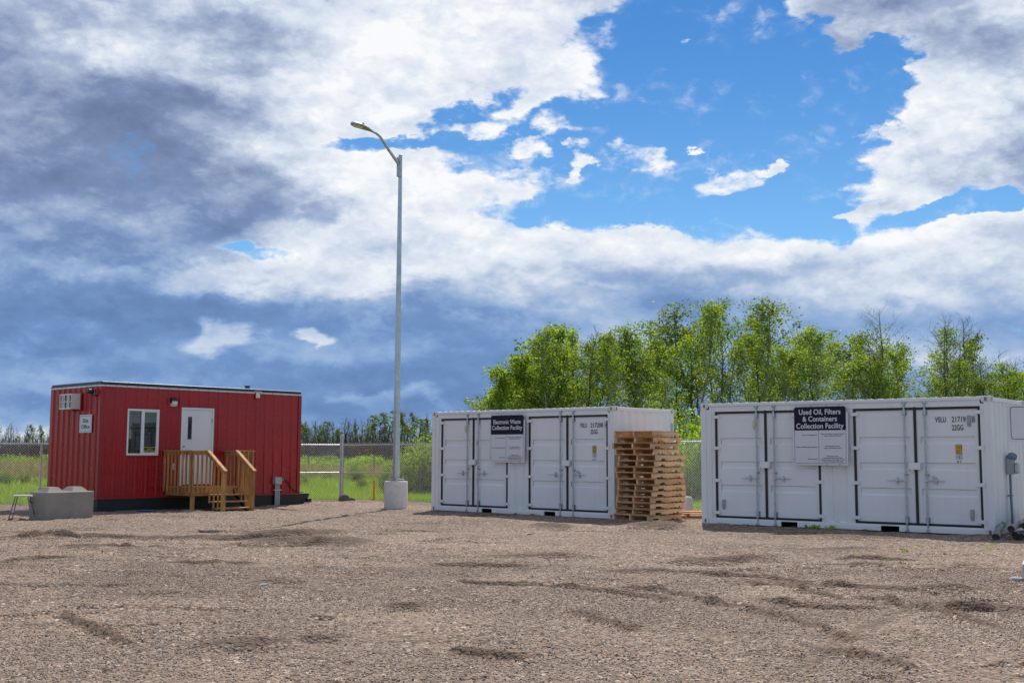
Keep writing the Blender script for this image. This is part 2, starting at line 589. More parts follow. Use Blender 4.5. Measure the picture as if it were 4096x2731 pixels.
M['yellow'] = mat('amber_sticker', (0.75, 0.33, 0.012), 0.45, var=0.05, scale=5)
M['olive'] = mat('yellow_lettering', (0.50, 0.46, 0.03), 0.5, var=0.05, scale=5)
M['orange'] = mat('orange_paint', (0.80, 0.10, 0.012), 0.6, var=0.15, scale=8)
M['ribbon'] = mat('orange_ribbon', (0.95, 0.17, 0.01), 0.5, var=0.1, scale=8)
M['blue'] = mat('blue_plastic', (0.02, 0.06, 0.30), 0.4, var=0.1, scale=5)
M['blind'] = mat('blind_slats', (0.55, 0.58, 0.58), 0.5, var=0.03, scale=3)
M['wire'] = mat('galvanised_wire', (0.78, 0.80, 0.82), 0.4, 0.1, var=0.1, scale=1)
M['oldwood'] = wood_mat('grey_weathered_wood', (0.34, 0.30, 0.26), (0.14, 0.11, 0.09), (5, 5, 1))


def glass_mat():
    m = bpy.data.materials.new('window_glass')
    m.use_nodes = True
    w = NT(m.node_tree)
    w.n.clear()
    out = w.n.new('ShaderNodeOutputMaterial')
    mx = w.n.new('ShaderNodeMixShader')
    tr = w.n.new('ShaderNodeBsdfTransparent')
    tr.inputs[0].default_value = (0.62, 0.68, 0.68, 1)
    gl = w.n.new('ShaderNodeBsdfGlossy')
    gl.inputs['Roughness'].default_value = 0.02
    fr = w.n.new('ShaderNodeFresnel')
    fr.inputs[0].default_value = 1.5
    w.l.new(w.math('MULTIPLY_ADD', fr.outputs[0], 1.6, 0.02), mx.inputs[0])
    w.l.new(tr.outputs[0], mx.inputs[1])
    w.l.new(gl.outputs[0], mx.inputs[2])
    w.l.new(mx.outputs[0], out.inputs[0])
    return m


M['glass'] = glass_mat()


def leaf_mat(name, a, b_, c_, trans=0.5):
    m = bpy.data.materials.new(name)
    m.use_nodes = True
    w = NT(m.node_tree)
    w.n.clear()
    out = w.n.new('ShaderNodeOutputMaterial')
    geo = w.n.new('ShaderNodeNewGeometry')
    oi = w.n.new('ShaderNodeObjectInfo')
    r = geo.outputs['Random Per Island']
    n = w.noise(geo.outputs['Position'], 0.7, 3, 0.6)
    f = w.math('MULTIPLY_ADD', w.math('SUBTRACT', n.outputs['Fac'], 0.5), 1.2, r)
    col = w.ramp(f, [(0.0, a), (0.5, b_), (1.0, c_)])
    col = w.vmath('SCALE', col, scale=w.math('MULTIPLY_ADD', oi.outputs['Random'], 0.5, 0.75))
    df = w.n.new('ShaderNodeBsdfDiffuse')
    tl = w.n.new('ShaderNodeBsdfTranslucent')
    gl = w.n.new('ShaderNodeBsdfGlossy')
    gl.inputs['Roughness'].default_value = 0.45
    gl.inputs[0].default_value = (0.5, 0.5, 0.5, 1)
    w.l.new(col, df.inputs[0])
    w.l.new(w.vmath('MULTIPLY', col, (1.7, 1.5, 0.7)), tl.inputs[0])
    mx = w.n.new('ShaderNodeMixShader')
    mx.inputs[0].default_value = trans
    w.l.new(df.outputs[0], mx.inputs[1])
    w.l.new(tl.outputs[0], mx.inputs[2])
    mx2 = w.n.new('ShaderNodeMixShader')
    mx2.inputs[0].default_value = 0.06
    w.l.new(mx.outputs[0], mx2.inputs[1])
    w.l.new(gl.outputs[0], mx2.inputs[2])
    w.l.new(mx2.outputs[0], out.inputs[0])
    return m


M['leaf'] = leaf_mat('aspen_leaf', (0.065, 0.135, 0.012), (0.155, 0.27, 0.022), (0.29, 0.38, 0.05), 0.58)
M['leaf_far'] = leaf_mat('distant_leaf', (0.06, 0.11, 0.02), (0.11, 0.18, 0.03), (0.18, 0.25, 0.05), 0.5)
M['leaf_bush'] = leaf_mat('willow_leaf', (0.09, 0.19, 0.014), (0.18, 0.33, 0.025), (0.31, 0.41, 0.045), 0.6)
M['leaf_yellow'] = leaf_mat('yellow_green_leaf', (0.09, 0.15, 0.02), (0.17, 0.26, 0.03), (0.28, 0.36, 0.06), 0.5)
M['grassblade'] = leaf_mat('grass_blade', (0.12, 0.23, 0.02), (0.20, 0.36, 0.03), (0.33, 0.46, 0.07), 0.5)
M['drygrass'] = leaf_mat('dry_grass_blade', (0.16, 0.17, 0.06), (0.26, 0.26, 0.12), (0.36, 0.34, 0.20), 0.4)
M['bark'] = mat('pale_aspen_bark', (0.42, 0.41, 0.37), 0.85, var=0.3, scale=3, dirt=(0.06, 0.055, 0.045), dirt_amt=0.8,
                dirt_scale=2.2, rand=0.45)
M['bark_dark'] = mat('dark_twig_bark', (0.085, 0.070, 0.062), 0.9, var=0.3, scale=3, rand=0.3)
M['bark_brown'] = mat('grey_brown_bark', (0.15, 0.125, 0.11), 0.9, var=0.3, scale=3, rand=0.3)


# ------------------------------------------------------------------ lettering
def text_obj(s, parent, x, z, h, width=None, align='C', m=None, y=-0.003, bold=0.0, name='lettering', rail=None):
    """writing that lies in the plane y of its parent's frame, facing -y; h is the capital height"""
    cu = bpy.data.curves.new('t', 'FONT')
    cu.body = s
    cu.size = 1.0
    cu.offset = bold
    cu.resolution_u = 3
    to = bpy.data.objects.new('t', cu)
    COL.objects.link(to)
    dg = bpy.context.evaluated_depsgraph_get()
    me = bpy.data.meshes.new_from_object(to.evaluated_get(dg))
    bpy.data.objects.remove(to)
    bpy.data.curves.remove(cu)
    me.materials.clear()
    me.materials.append(m or M['ink'])
    n = len(me.vertices)
    a = np.empty(n * 3, 'f')
    me.vertices.foreach_get('co', a)
    a = a.reshape(-1, 3)
    sy = h / 0.729
    w0 = a[:, 0].max() - a[:, 0].min()
    sx = sy if width is None else width / w0
    px = (a[:, 0] - a[:, 0].min()) * sx
    tot = w0 * sx
    px = px + x - {'L': 0, 'C': tot / 2, 'R': tot}[align]
    pz = a[:, 1] * sy + z
    b = np.stack([px, np.full(n, y), pz], 1).astype('f')
    me.vertices.foreach_set('co', b.ravel())
    me.update()
    me.name = name
    return link(name, me, parent)


def round_rect(x0, z0, x1, z1, r, n=5):
    P = []
    for cx, cz, a0 in ((x1 - r, z1 - r, 0), (x0 + r, z1 - r, 90), (x0 + r, z0 + r, 180), (x1 - r, z0 + r, 270)):
        for k in range(n + 1):
            a = R(a0 + 90 * k / n)
            P.append((cx + r * math.cos(a), cz + r * math.sin(a)))
    return P


def ring(mb, outer, inner, y, mi=0):
    n = len(outer)
    vs = [(a, y, b) for a, b in outer] + [(a, y, b) for a, b in inner]
    mb.add(vs, [(i, (i + 1) % n, n + (i + 1) % n, n + i) for i in range(n)], mi)


# ------------------------------------------------------------------ ground
FENCE = [(-34.0, 22.5), (-14.0, 33.0), (-5.56, 37.5), (5.2, 32.0), (16.8, 26.07), (32.0, 18.3)]


def fence_y(x):
    return np.interp(x, [p[0] for p in FENCE], [p[1] for p in FENCE])


def vnoise(x, y, seed=0):
    """smooth value noise on arrays"""
    xi, yi = np.floor(x).astype(np.int64), np.floor(y).astype(np.int64)
    fx, fy = x - xi, y - yi
    fx, fy = fx * fx * (3 - 2 * fx), fy * fy * (3 - 2 * fy)

    def h(a, b):
        n = (a * 374761393 + b * 668265263 + seed * 974634777) & 0xffffffff
        n = ((n ^ (n >> 13)) * 1274126177) & 0xffffffff
        return ((n ^ (n >> 16)) & 0xffff) / 65535.0
    return (h(xi, yi) * (1 - fx) * (1 - fy) + h(xi + 1, yi) * fx * (1 - fy) + h(xi, yi + 1) * (1 - fx) * fy
            + h(xi + 1, yi + 1) * fx * fy)


def fbm(x, y, f, octv, seed=0, g=0.5):
    s, a, t = 0, 1.0, 0
    for k in range(octv):
        s = s + a * vnoise(x * f, y * f, seed + k)
        t += a
        a *= g
        f *= 2.03
    return s / t - 0.5


# ruts and scrapes left by tyres and a bucket, bare earth with ridge shade painted in: x, y, heading (deg from +x), half length, half width, depth, bare
SCARS = [(-4.0, 20.9, 4, 0.9, 0.20, 0.06, 1.0), (-3.3, 18.9, 2, 1.05, 0.22, 0.07, 1.0), (-5.6, 19.9, 3, 1.7, 0.12, 0.03, .8),
         (-7.7, 20.3, -3, 1.2, 0.13, 0.03, .7), (-9.4, 18.6, 5, 1.3, 0.16, 0.03, .7), (-6.2, 17.5, -4, 0.8, 0.15, 0.03, .5),
         (-8.9, 16.6, 6, 0.9, 0.16, 0.03, .6), (-5.6, 15.4, -2, 1.2, 0.10, 0.02, .4), (-1.0, 11.0, 0, 0.22, 0.13, 0.04, .9),
         (-1.65, 10.2, 0, 0.14, 0.06, 0.03, .7), (-2.0, 8.75, 10, 0.35, 0.16, 0.04, .9), (-1.5, 8.95, 0, 0.2, 0.07, 0.03, .7),
         (0.5, 16.4, 0, 1.0, 0.11, 0.03, .7), (2.9, 15.9, 4, 0.8, 0.16, 0.05, .9), (1.6, 14.5, 0, 0.6, 0.08, 0.03, .6),
         (5.6, 14.6, -6, 0.9, 0.09, 0.03, .6), (4.8, 17.7, 0, 1.1, 0.12, 0.03, .5), (4.2, 12.7, -8, 1.4, 0.1, 0.03, .6),
         (0.8, 22.9, 0, 0.5, 0.2, 0.05, .8), (3.0, 23.6, -28, 0.7, 0.22, 0.06, .9), (4.5, 10.9, -10, 0.7, .12, .03, .6),
         (6.2, 20.6, -30, 1.2, 0.16, 0.03, .5), (-2.4, 13.2, 3, .9, .1, .02, .4), (-5.5, 12.7, 5, .5, .08, .02, .4)]
# long thin ridges pushed up by turning wheels: x, y, heading, half length
for _x, _y, _a, _l in [(2.31, 14.18, -37.9, 0.4), (2.83, 13.74, -42.1, 0.39), (3.29, 13.2, -57.7, 0.44), (3.71, 12.68, -41.4, 0.33), (1.99, 11.59, -58.8, 0.26), (2.18, 11.17, -71.4, 0.27), (2.36, 10.66, -69.3, 0.35), (2.55, 10.05, -76.6, 0.39), (2.68, 9.46, -79.4, 0.3), (0.43, 12.97, -41.1, 0.42), (0.95, 12.46, -48.2, 0.43), (1.42, 11.88, -54.0, 0.43), (3.67, 11.74, -62.7, 0.26), (3.85, 11.27, -74.6, 0.33), (3.97, 10.67, -81.6, 0.38), (4.05, 10.01, -85.1, 0.38), (2.72, 11.42, -42.3, 0.31), (3.18, 11.09, -29.4, 0.34), (4.31, 10.92, -29.7, 0.19), (4.54, 10.67, -60.8, 0.21), (1.44, 12.62, -35.4, 0.27), (1.78, 12.16, -64.9, 0.41), (2.93, 12.87, -54.6, 0.42), (3.28, 12.15, -71.0, 0.52), (0.73, 10.3, -67.6, 0.43), (0.97, 9.75, -65.3, 0.26), (-0.28, 8.48, -34.2, 0.16), (-0.03, 8.34, -28.3, 0.18), (-4.17, 15.17, -21.5, 0.34), (-3.66, 15.14, 18.9, 0.28), (-8.51, 20.2, 47.4, 0.51), (-7.77, 20.24, -33.0, 0.6), (-6.95, 19.92, -6.0, 0.44), (-6.59, 17.97, 22.1, 0.42), (-5.8, 17.88, -25.5, 0.58), (-4.83, 19.64, 25.3, 0.44), (-4.08, 19.92, 15.1, 0.49), (-3.7, 9.92, -52.4, 0.52), (-3.14, 9.15, -56.0, 0.59), (-6.59, 15.46, 64.3, 0.35), (-6.24, 15.84, 25.5, 0.28), (-0.72, 15.17, -16.8, 0.3), (-0.15, 15.06, -6.6, 0.38), (-0.34, 13.19, -29.0, 0.29), (0.08, 12.96, -29.1, 0.28), (2.48, 8.52, -59.6, 0.28), (2.65, 8.08, -77.5, 0.28), (4.87, 16.31, 20.1, 0.36), (5.41, 16.33, -20.2, 0.29)]:
    SCARS.append((_x, _y, _a, _l * 1.1, .055, .034, .98))
_r = random.Random(3)
for _i in range(120):
    _y = 6.5 + 22 * _r.random() ** 1.2
    _x = (_r.random() * 2 - 1) * (_y * 0.5 + 1)
    _l = _r.uniform(.2, 1.1)
    SCARS.append((_x, _y, _r.gauss(0, 9) + (-8 if _x > 0 else 4), _l, _r.uniform(.02, .07), _r.uniform(.008, .020),
                  _r.uniform(.15, .55)))
# wheel tracks: centre x, y, radius, from deg, to deg
TRACKS = [(2.0, 40.0, 27.0, 250, 292), (2.0, 40.0, 28.8, 250, 292), (-14, -30, 47.5, 50, 85), (-14, -30, 49.3, 50, 85),
          (16, 2, 13.5, 95, 160), (16, 2, 15.2, 95, 160), (10, 42, 30.0, 235, 275), (10, 42, 31.7, 235, 275)]


def yard_height(x, y):
    """height of the gravel and how dark it is: bare earth plus painted ridge shade"""
    h = fbm(x, y, 0.22, 3, 5) * 0.07 + fbm(x, y, 1.1, 3, 9) * 0.035 + fbm(x, y, 4.5, 3, 15) * 0.022
    h = h + fbm(x, y, 9.0, 3, 25) * 0.030
    rid = 1 - np.abs(fbm(x * .45, y, 1.6, 3, 61)) * 9
    h = h + np.clip(rid, 0, 1) * 0.030 * np.clip(fbm(x, y, .3, 2, 71) * 3 + .4, 0, 1)
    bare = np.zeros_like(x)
    wob = fbm(x, y, 2.2, 3, 31) * 0.5
    for cx, cy, ang, hl, hw, dp, br in SCARS:
        hw = hw * max(1.0, cy / 14.0)
        dp = dp * max(1.0, cy / 14.0) * 1.25
        sel = (np.abs(x - cx) < hl * 2.2 + .6) & (np.abs(y - cy) < hl * 1.2 + hw * 3.5 + .3)
        if not sel.any():
            continue
        xs, ys = x[sel], y[sel]
        c, s = math.cos(R(ang)), math.sin(R(ang))
        u = ((xs - cx) * c + (ys - cy) * s) / hl
        v = (-(xs - cx) * s + (ys - cy) * c + wob[sel] * hw * 2.2) / hw
        e = np.exp(-np.abs(u) ** 3)
        g = e * np.exp(-v * v)
        berm = e * np.exp(-((np.abs(v) - 1.7) / .6) ** 2)
        h[sel] += dp * (1.0 * g - 0.7 * berm)
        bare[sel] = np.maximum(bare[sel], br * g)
    for cx, cy, rad, a0, a1 in TRACKS:
        dx, dy = x - cx, y - cy
        rr = np.hypot(dx, dy)
        a = np.degrees(np.arctan2(dy, dx)) % 360
        inn = np.clip((a - a0) / 4, 0, 1) * np.clip((a1 - a) / 4, 0, 1)
        v = (rr - rad + wob * 0.25) / 0.16
        h += inn * 0.014 * (-np.exp(-v * v) + 0.8 * np.exp(-((np.abs(v) - 1.6) / .5) ** 2))
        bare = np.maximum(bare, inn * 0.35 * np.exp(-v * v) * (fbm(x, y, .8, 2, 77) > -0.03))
    return h, bare


def grid_mesh(name, xs, ys, zf, keep=None, attr=None):
    X, Y = np.meshgrid(xs, ys)
    Z = zf(X, Y)
    nx, ny = len(xs), len(ys)
    i = np.arange(ny - 1)[:, None] * nx + np.arange(nx - 1)[None, :]
    F = np.stack([i, i + 1, i + nx + 1, i + nx], -1).reshape(-1, 4)
    if keep is not None:
        k = keep((X[:-1, :-1] + X[1:, 1:]) / 2, (Y[:-1, :-1] + Y[1:, 1:]) / 2).reshape(-1)
        F = F[k]
    me = bpy.data.meshes.new(name)
    me.vertices.add(nx * ny)
    me.vertices.foreach_set('co', np.stack([X, Y, Z], -1).astype('f').ravel())
    me.loops.add(len(F) * 4)
    me.loops.foreach_set('vertex_index', F.astype('i').ravel())
    me.polygons.add(len(F))
    me.polygons.foreach_set('loop_start', (np.arange(len(F)) * 4).astype('i'))
    me.polygons.foreach_set('use_smooth', np.ones(len(F), bool))
    me.update(calc_edges=True)
    if attr is not None:
        at = me.attributes.new('bare', 'FLOAT', 'POINT')
        at.data.foreach_set('value', attr(X, Y).astype('f').ravel())
    return me


def axis(*segs):
    out = []
    for a, b, st in segs:
        out += list(np.arange(a, b, st))
    out.append(segs[-1][1])
    return np.array(out)


def gravel_mat():
    m = bpy.data.materials.new('gravel')
    m.use_nodes = True
    w = NT(m.node_tree)
    b = w.n['Principled BSDF']
    tc = w.n.new('ShaderNodeTexCoord')
    P = tc.outputs['Object']
    wn = w.noise(P, 30, 3, 0.5)
    Pw = w.vmath('ADD', P, w.vmath('SCALE', w.vmath('SUBTRACT', wn.outputs['Color'], (.5, .5, .5)), scale=0.012))

    def stones(sc):
        v = w.n.new('ShaderNodeTexVoronoi')
        v.inputs['Scale'].default_value = sc
        w.l.new(Pw, v.inputs['Vector'])
        return v
    v1, v2 = stones(48), stones(23)
    sep = w.n.new('ShaderNodeSeparateColor')
    w.l.new(v1.outputs['Color'], sep.inputs[0])
    stops = [(0.0, (0.070, 0.047, 0.035)), (0.12, (0.140, 0.095, 0.071)), (0.30, (0.230, 0.153, 0.107)),
             (0.54, (0.300, 0.204, 0.144)), (0.72, (0.370, 0.260, 0.185)), (0.84, (0.270, 0.227, 0.204)), (0.93, (0.440, 0.326, 0.241)),
             (1.0, (0.600, 0.501, 0.417))]
    c1 = w.ramp(sep.outputs[0], stops)
    sep2 = w.n.new('ShaderNodeSeparateColor')
    w.l.new(v2.outputs['Color'], sep2.inputs[0])
    c2 = w.ramp(sep2.outputs[1], stops)
    c = w.mix(w.smooth(sep2.outputs[0], 0.62, 0.66), c1, c2)
    # packed dust between the stones
    nd = w.noise(P, 0.9, 6, 0.62)
    dust = w.math('MULTIPLY', w.smooth(nd.outputs['Fac'], 0.42, 0.68), 0.42)
    c = w.mix(dust, c, (0.280, 0.200, 0.150, 1))
    n2 = w.noise(P, 0.35, 5, 0.6)
    c = w.vmath('SCALE', c, scale=w.smooth(n2.outputs['Fac'], 0.3, 0.7, 0.76, 1.06))
    n5 = w.noise(w.vmath('MULTIPLY', P, (0.5, 1.0, 1.0)), 2.3, 7, 0.68)
    c = w.mix(w.math('MULTIPLY', w.smooth(n5.outputs['Fac'], 0.54, 0.72), 0.55), c, (0.12, 0.085, 0.062, 1))
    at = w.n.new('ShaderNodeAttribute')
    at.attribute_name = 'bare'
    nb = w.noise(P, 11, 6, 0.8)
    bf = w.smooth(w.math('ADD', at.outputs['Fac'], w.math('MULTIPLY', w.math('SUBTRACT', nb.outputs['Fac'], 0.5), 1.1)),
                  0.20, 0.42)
    earth = w.mix(w.smooth(nb.outputs['Fac'], .35, .65), (0.065, 0.042, 0.027, 1), (0.15, 0.10, 0.068, 1))  # damp bare earth, its colour also carrying the shade of unlit ridge faces
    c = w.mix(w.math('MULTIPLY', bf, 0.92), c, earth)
    w.l.new(c, b.inputs['Base Color'])
    b.inputs['Roughness'].default_value = 0.85
    b.inputs['Specular IOR Level'].default_value = 0.3
    dome = w.math('MULTIPLY', w.smooth(v1.outputs['Distance'], 0.0, 0.6, 1.0, 0.0, 'LINEAR'), 0.010)
    dome2 = w.math('MULTIPLY', w.smooth(v2.outputs['Distance'], 0.0, 0.6, 1.0, 0.0, 'LINEAR'), 0.018)
    hgt = w.math('MAXIMUM', dome, dome2)
    hgt = w.math('MULTIPLY_ADD', nd.outputs['Fac'], 0.02, hgt)
    bp = w.n.new('ShaderNodeBump')
    bp.inputs['Strength'].default_value = 1.0
    bp.inputs['Distance'].default_value = 1.0
    w.l.new(hgt, bp.inputs['Height'])
    w.l.new(bp.outputs[0], b.inputs['Normal'])
    return m


M['gravel'] = gravel_mat()
YX = axis((-60, -24, 2.0), (-24, -15, .3), (-15, 13, .055), (13, 24, .3), (24, 34, 2.0))
YY = axis((-40, 0, 2.0), (0, 6, .25), (6, 14, .035), (14, 24, .05), (24, 38, .07))
_cache = {}


def yh(X, Y):
    if 'h' not in _cache:
        _cache['h'] = yard_height(X, Y)
    # the gravel is heaped a little against the fence line and feathers out past it
    e = fence_y(X) + 0.35 + fbm(X, Y, .7, 3, 55) * 1.1 - Y
    return _cache['h'][0] - 0.10 * np.clip((0.5 - e) / 0.5, 0, 1)


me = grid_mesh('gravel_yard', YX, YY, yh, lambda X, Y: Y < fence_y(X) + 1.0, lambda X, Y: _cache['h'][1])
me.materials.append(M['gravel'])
yard = tag(link('gravel_yard', me), kind='structure')


def grass_ground_mat():
    m = bpy.data.materials.new('grass_ground')
    m.use_nodes = True
    w = NT(m.node_tree)
    b = w.n['Principled BSDF']
    tc = w.n.new('ShaderNodeTexCoord')
    P = tc.outputs['Object']
    sep = w.n.new('ShaderNodeSeparateXYZ')
    w.l.new(P, sep.inputs[0])
    n1 = w.noise(w.vmath('MULTIPLY', P, (1, 1, 1)), 1.4, 7, 0.65)
    n2 = w.noise(w.vmath('MULTIPLY', P, (0.35, 1, 1)), 0.09, 5, 0.6)
    n3 = w.noise(P, 9, 6, 0.7)
    c = w.mix(w.smooth(n1.outputs['Fac'], 0.35, 0.7), (0.12, 0.20, 0.025, 1), (0.21, 0.31, 0.05, 1))
    c = w.mix(w.math('MULTIPLY', w.smooth(n3.outputs['Fac'], 0.5, 0.75), 0.5), c, (0.05, 0.08, 0.015, 1))
    c = w.mix(w.math('MULTIPLY', w.smooth(n2.outputs['Fac'], 0.45, 0.62), 0.35), c, (0.24, 0.245, 0.10, 1))
    # a belt of last year's pale grass across the field
    yy = w.math('ADD', sep.outputs[1], w.math('MULTIPLY', w.math('SUBTRACT', n2.outputs['Fac'], .5), 30))
    belt = w.math('MULTIPLY', w.smooth(yy, 68, 80), w.smooth(yy, 125, 112))
    c = w.mix(w.math('MULTIPLY', belt, 0.8), c, (0.33, 0.31, 0.19, 1))
    w.l.new(c, b.inputs['Base Color'])
    b.inputs['Roughness'].default_value = 0.95
    b.inputs['Specular IOR Level'].default_value = 0.1
    bp = w.n.new('ShaderNodeBump')
    bp.inputs['Strength'].default_value = 0.8
    bp.inputs['Distance'].default_value = 0.15
    w.l.new(n3.outputs['Fac'], bp.inputs['Height'])
    w.l.new(bp.outputs[0], b.inputs['Normal'])
    return m


M['grass_ground'] = grass_ground_mat()


def ground_h(X, Y):
    e = Y - fence_y(X)
    ins = np.clip((e + 0.4) / 0.5, 0, 1)
    far = np.clip((e - 3) / 40, 0, 1)
    h = fbm(X, Y, .5, 3, 88) * 0.08 * ins + fbm(X, Y, .045, 3, 90) * 1.1 * far
    return h - 0.22 * (1 - ins) - 0.01


GX = axis((-2500, -400, 150), (-400, -80, 10), (-80, -24, 2), (-24, 18, .35), (18, 80, 2), (80, 400, 10), (400, 2500, 150))
GY = axis((-1500, -100, 100), (-100, 24, 4), (24, 46, .3), (46, 120, 2), (120, 400, 10), (400, 3000, 130))
me = grid_mesh('ground', GX, GY, ground_h)
me.materials.append(M['grass_ground'])
tag(link('ground', me), kind='structure')


def gh(x, y):
    return float(ground_h(np.array([float(x)]), np.array([float(y)]))[0])


# ------------------------------------------------------------------ loose stones lying on the yard
def stone_cloud(name, n, y0, y1, smin, smax, seed, label):
    r = np.random.default_rng(seed)
    # even per square metre within a wedge a little wider than the view
    y = np.sqrt(r.random(n) * (y1 ** 2 - y0 ** 2) + y0 ** 2)
    x = (r.random(n) * 2 - 1) * (y * 0.50 + 1.2)
    clump = fbm(x, y, 0.9, 3, 41)
    scar = np.clip(yard_height(x, y)[1] * 1.6, 0, .85)
    k = r.random(n) < np.clip(0.62 + clump * 2.2, 0.12, 1) * (1 - scar)
    x, y = x[k], y[k]
    n = len(x)
    ix = np.clip(np.searchsorted(YX, x) - 1, 0, len(YX) - 2)
    iy = np.clip(np.searchsorted(YY, y) - 1, 0, len(YY) - 2)
    H = np.empty(len(YX) * len(YY) * 3, 'f')
    yard.data.vertices.foreach_get('co', H)
    H = H.reshape(len(YY), len(YX), 3)[:, :, 2]
    fx = (x - YX[ix]) / (YX[ix + 1] - YX[ix])
    fy = (y - YY[iy]) / (YY[iy + 1] - YY[iy])
    z = (H[iy, ix] * (1 - fx) * (1 - fy) + H[iy, ix + 1] * fx * (1 - fy) + H[iy + 1, ix] * (1 - fx) * fy
         + H[iy + 1, ix + 1] * fx * fy)
    s = smin + (smax - smin) * r.random(n) ** 2.6
    me = bpy.data.meshes.new(name)
    me.vertices.add(n)
    me.vertices.foreach_set('co', np.stack([x, y, z + s * .12], 1).astype('f').ravel())
    sc = np.stack([s * r.uniform(.7, 1.35, n), s * r.uniform(.6, 1.0, n), s * r.uniform(.32, .62, n)], 1)
    rot = np.stack([r.normal(0, .25, n), r.normal(0, .25, n), r.uniform(0, 6.28, n)], 1)
    for nm, arr in (('scl', sc), ('rot', rot)):
        a = me.attributes.new(nm, 'FLOAT_VECTOR', 'POINT')
        a.data.foreach_set('vector', arr.astype('f').ravel())
    a = me.attributes.new('tone', 'FLOAT', 'POINT')
    a.data.foreach_set('value', r.random(n).astype('f'))
    me.update()
    o = link(name, me)
    tag(o, label, 'gravel', kind='stuff')
    ng = bpy.data.node_groups.new(name, 'GeometryNodeTree')
    ng.interface.new_socket('Geometry', in_out='INPUT', socket_type='NodeSocketGeometry')
    ng.interface.new_socket('Geometry', in_out='OUTPUT', socket_type='NodeSocketGeometry')
    N, L = ng.nodes, ng.links
    gi, go = N.new('NodeGroupInput'), N.new('NodeGroupOutput')
    ico = N.new('GeometryNodeMeshIcoSphere')
    ico.inputs['Radius'].default_value = 0.5
    ico.inputs['Subdivisions'].default_value = 1
    sm = N.new('GeometryNodeSetMaterial')
    sm.inputs['Material'].default_value = M['stone']
    inst = N.new('GeometryNodeInstanceOnPoints')
    L.new(ico.outputs[0], sm.inputs[0])
    L.new(gi.outputs[0], inst.inputs['Points'])
    L.new(sm.outputs[0], inst.inputs['Instance'])
    for nm, sock in (('rot', 'Rotation'), ('scl', 'Scale')):
        na = N.new('GeometryNodeInputNamedAttribute')
        na.data_type = 'FLOAT_VECTOR'
        na.inputs[0].default_value = nm
        L.new(na.outputs[0], inst.inputs[sock])
    L.new(inst.outputs[0], go.inputs[0])
    md = o.modifiers.new('scatter', 'NODES')
    md.node_group = ng
    return o


def stone_mat():
    m = bpy.data.materials.new('gravel_stone')
    m.use_nodes = True
    w = NT(m.node_tree)
    b = w.n['Principled BSDF']
    at = w.n.new('ShaderNodeAttribute')
    at.attribute_type = 'INSTANCER'
    at.attribute_name = 'tone'
    c = w.ramp(at.outputs['Fac'], [(0.0, (0.080, 0.061, 0.053)), (0.08, (0.150, 0.123, 0.111)), (0.22, (0.240, 0.163, 0.116)),
                                   (0.55, (0.330, 0.232, 0.162)), (0.78, (0.410, 0.302, 0.218)), (0.86, (0.280, 0.260, 0.251)),
                                   (0.95, (0.500, 0.406, 0.324)), (1.0, (0.660, 0.595, 0.537))])
    c = w.vmath('SCALE', c, scale=0.93)
    w.l.new(c, b.inputs['Base Color'])
    b.inputs['Roughness'].default_value = 0.7
    return m


M['stone'] = stone_mat()
stone_cloud('gravel', 420000, 6.3, 15.0, 0.006, 0.023, 1, 'loose tan and grey gravel stones on the near yard')
stone_cloud('far_gravel', 150000, 15.0, 31.0, 0.010, 0.026, 2, 'loose gravel stones over the far half of the yard')


# ------------------------------------------------------------------ site office (local: x along the long wall, y into the building)
OX, OY, OTH = -10.4877, 29.0955, 0.8122
OL, OW = 6.182, 2.775
OZ0, OZ1 = 0.326, 3.165
office = thing('site_office', (OX, OY, 0), OTH, 'red ribbed metal site office cabin on a black steel skid', 'cabin')


def rib_profile(L, pitch=0.305, start=0.06):
    """(along, out) points of a ribbed siding sheet"""
    P = [(0, 0)]
    s = start
    while s + 0.10 < L:
        P += [(s, 0), (s + 0.024, 0.034), (s + 0.066, 0.034), (s + 0.090, 0)]
        for q in (0.155, 0.225):
            if s + q + 0.03 < L:
                P += [(s + q, 0), (s + q + 0.008, 0.006), (s + q + 0.022, 0.006), (s + q + 0.03, 0)]
        s += pitch
    P.append((L, 0))
    return P


def siding(parent, L, z0, z1, to, holes=(), width=0.915, name='siding_panel'):
    """ribbed sheets side by side; to(s, out, z) gives the point"""
    P = rib_profile(L)
    s0 = 0.0
    while s0 < L - 0.02:
        s1 = min(s0 + width, L)
        if L - s1 < 0.2:
            s1 = L
        cuts = sorted(set([s0, s1] + [p[0] for p in P if s0 < p[0] < s1]
                          + [v for h in holes for v in (h[0], h[1]) if s0 < v < s1]))
        xs, os_ = [p[0] for p in P], [p[1] for p in P]
        mb = MB()
        lap = 0.0015
        for a, b in zip(cuts[:-1], cuts[1:]):
            oa, ob = np.interp(a, xs, os_) + lap, np.interp(b, xs, os_) + lap
            segs = [(z0, z1)]
            for h in holes:
                if a >= h[0] - 1e-6 and b <= h[1] + 1e-6:
                    segs = [(z0, h[2]), (h[3], z1)]
            for za, zb in segs:
                if zb - za > 1e-4:
                    mb.add([to(a, oa, za), to(b, ob, za), to(b, ob, zb), to(a, oa, zb)], [(0, 1, 2, 3)])
        # exposed edge of the lapped sheet
        mb.add([to(s0, 0, z0), to(s0, np.interp(s0, xs, os_) + lap, z0), to(s0, np.interp(s0, xs, os_) + lap, z1),
                to(s0, 0, z1)], [(0, 1, 2, 3)])
        mb.build(name, M['red'], parent)
        s0 = s1


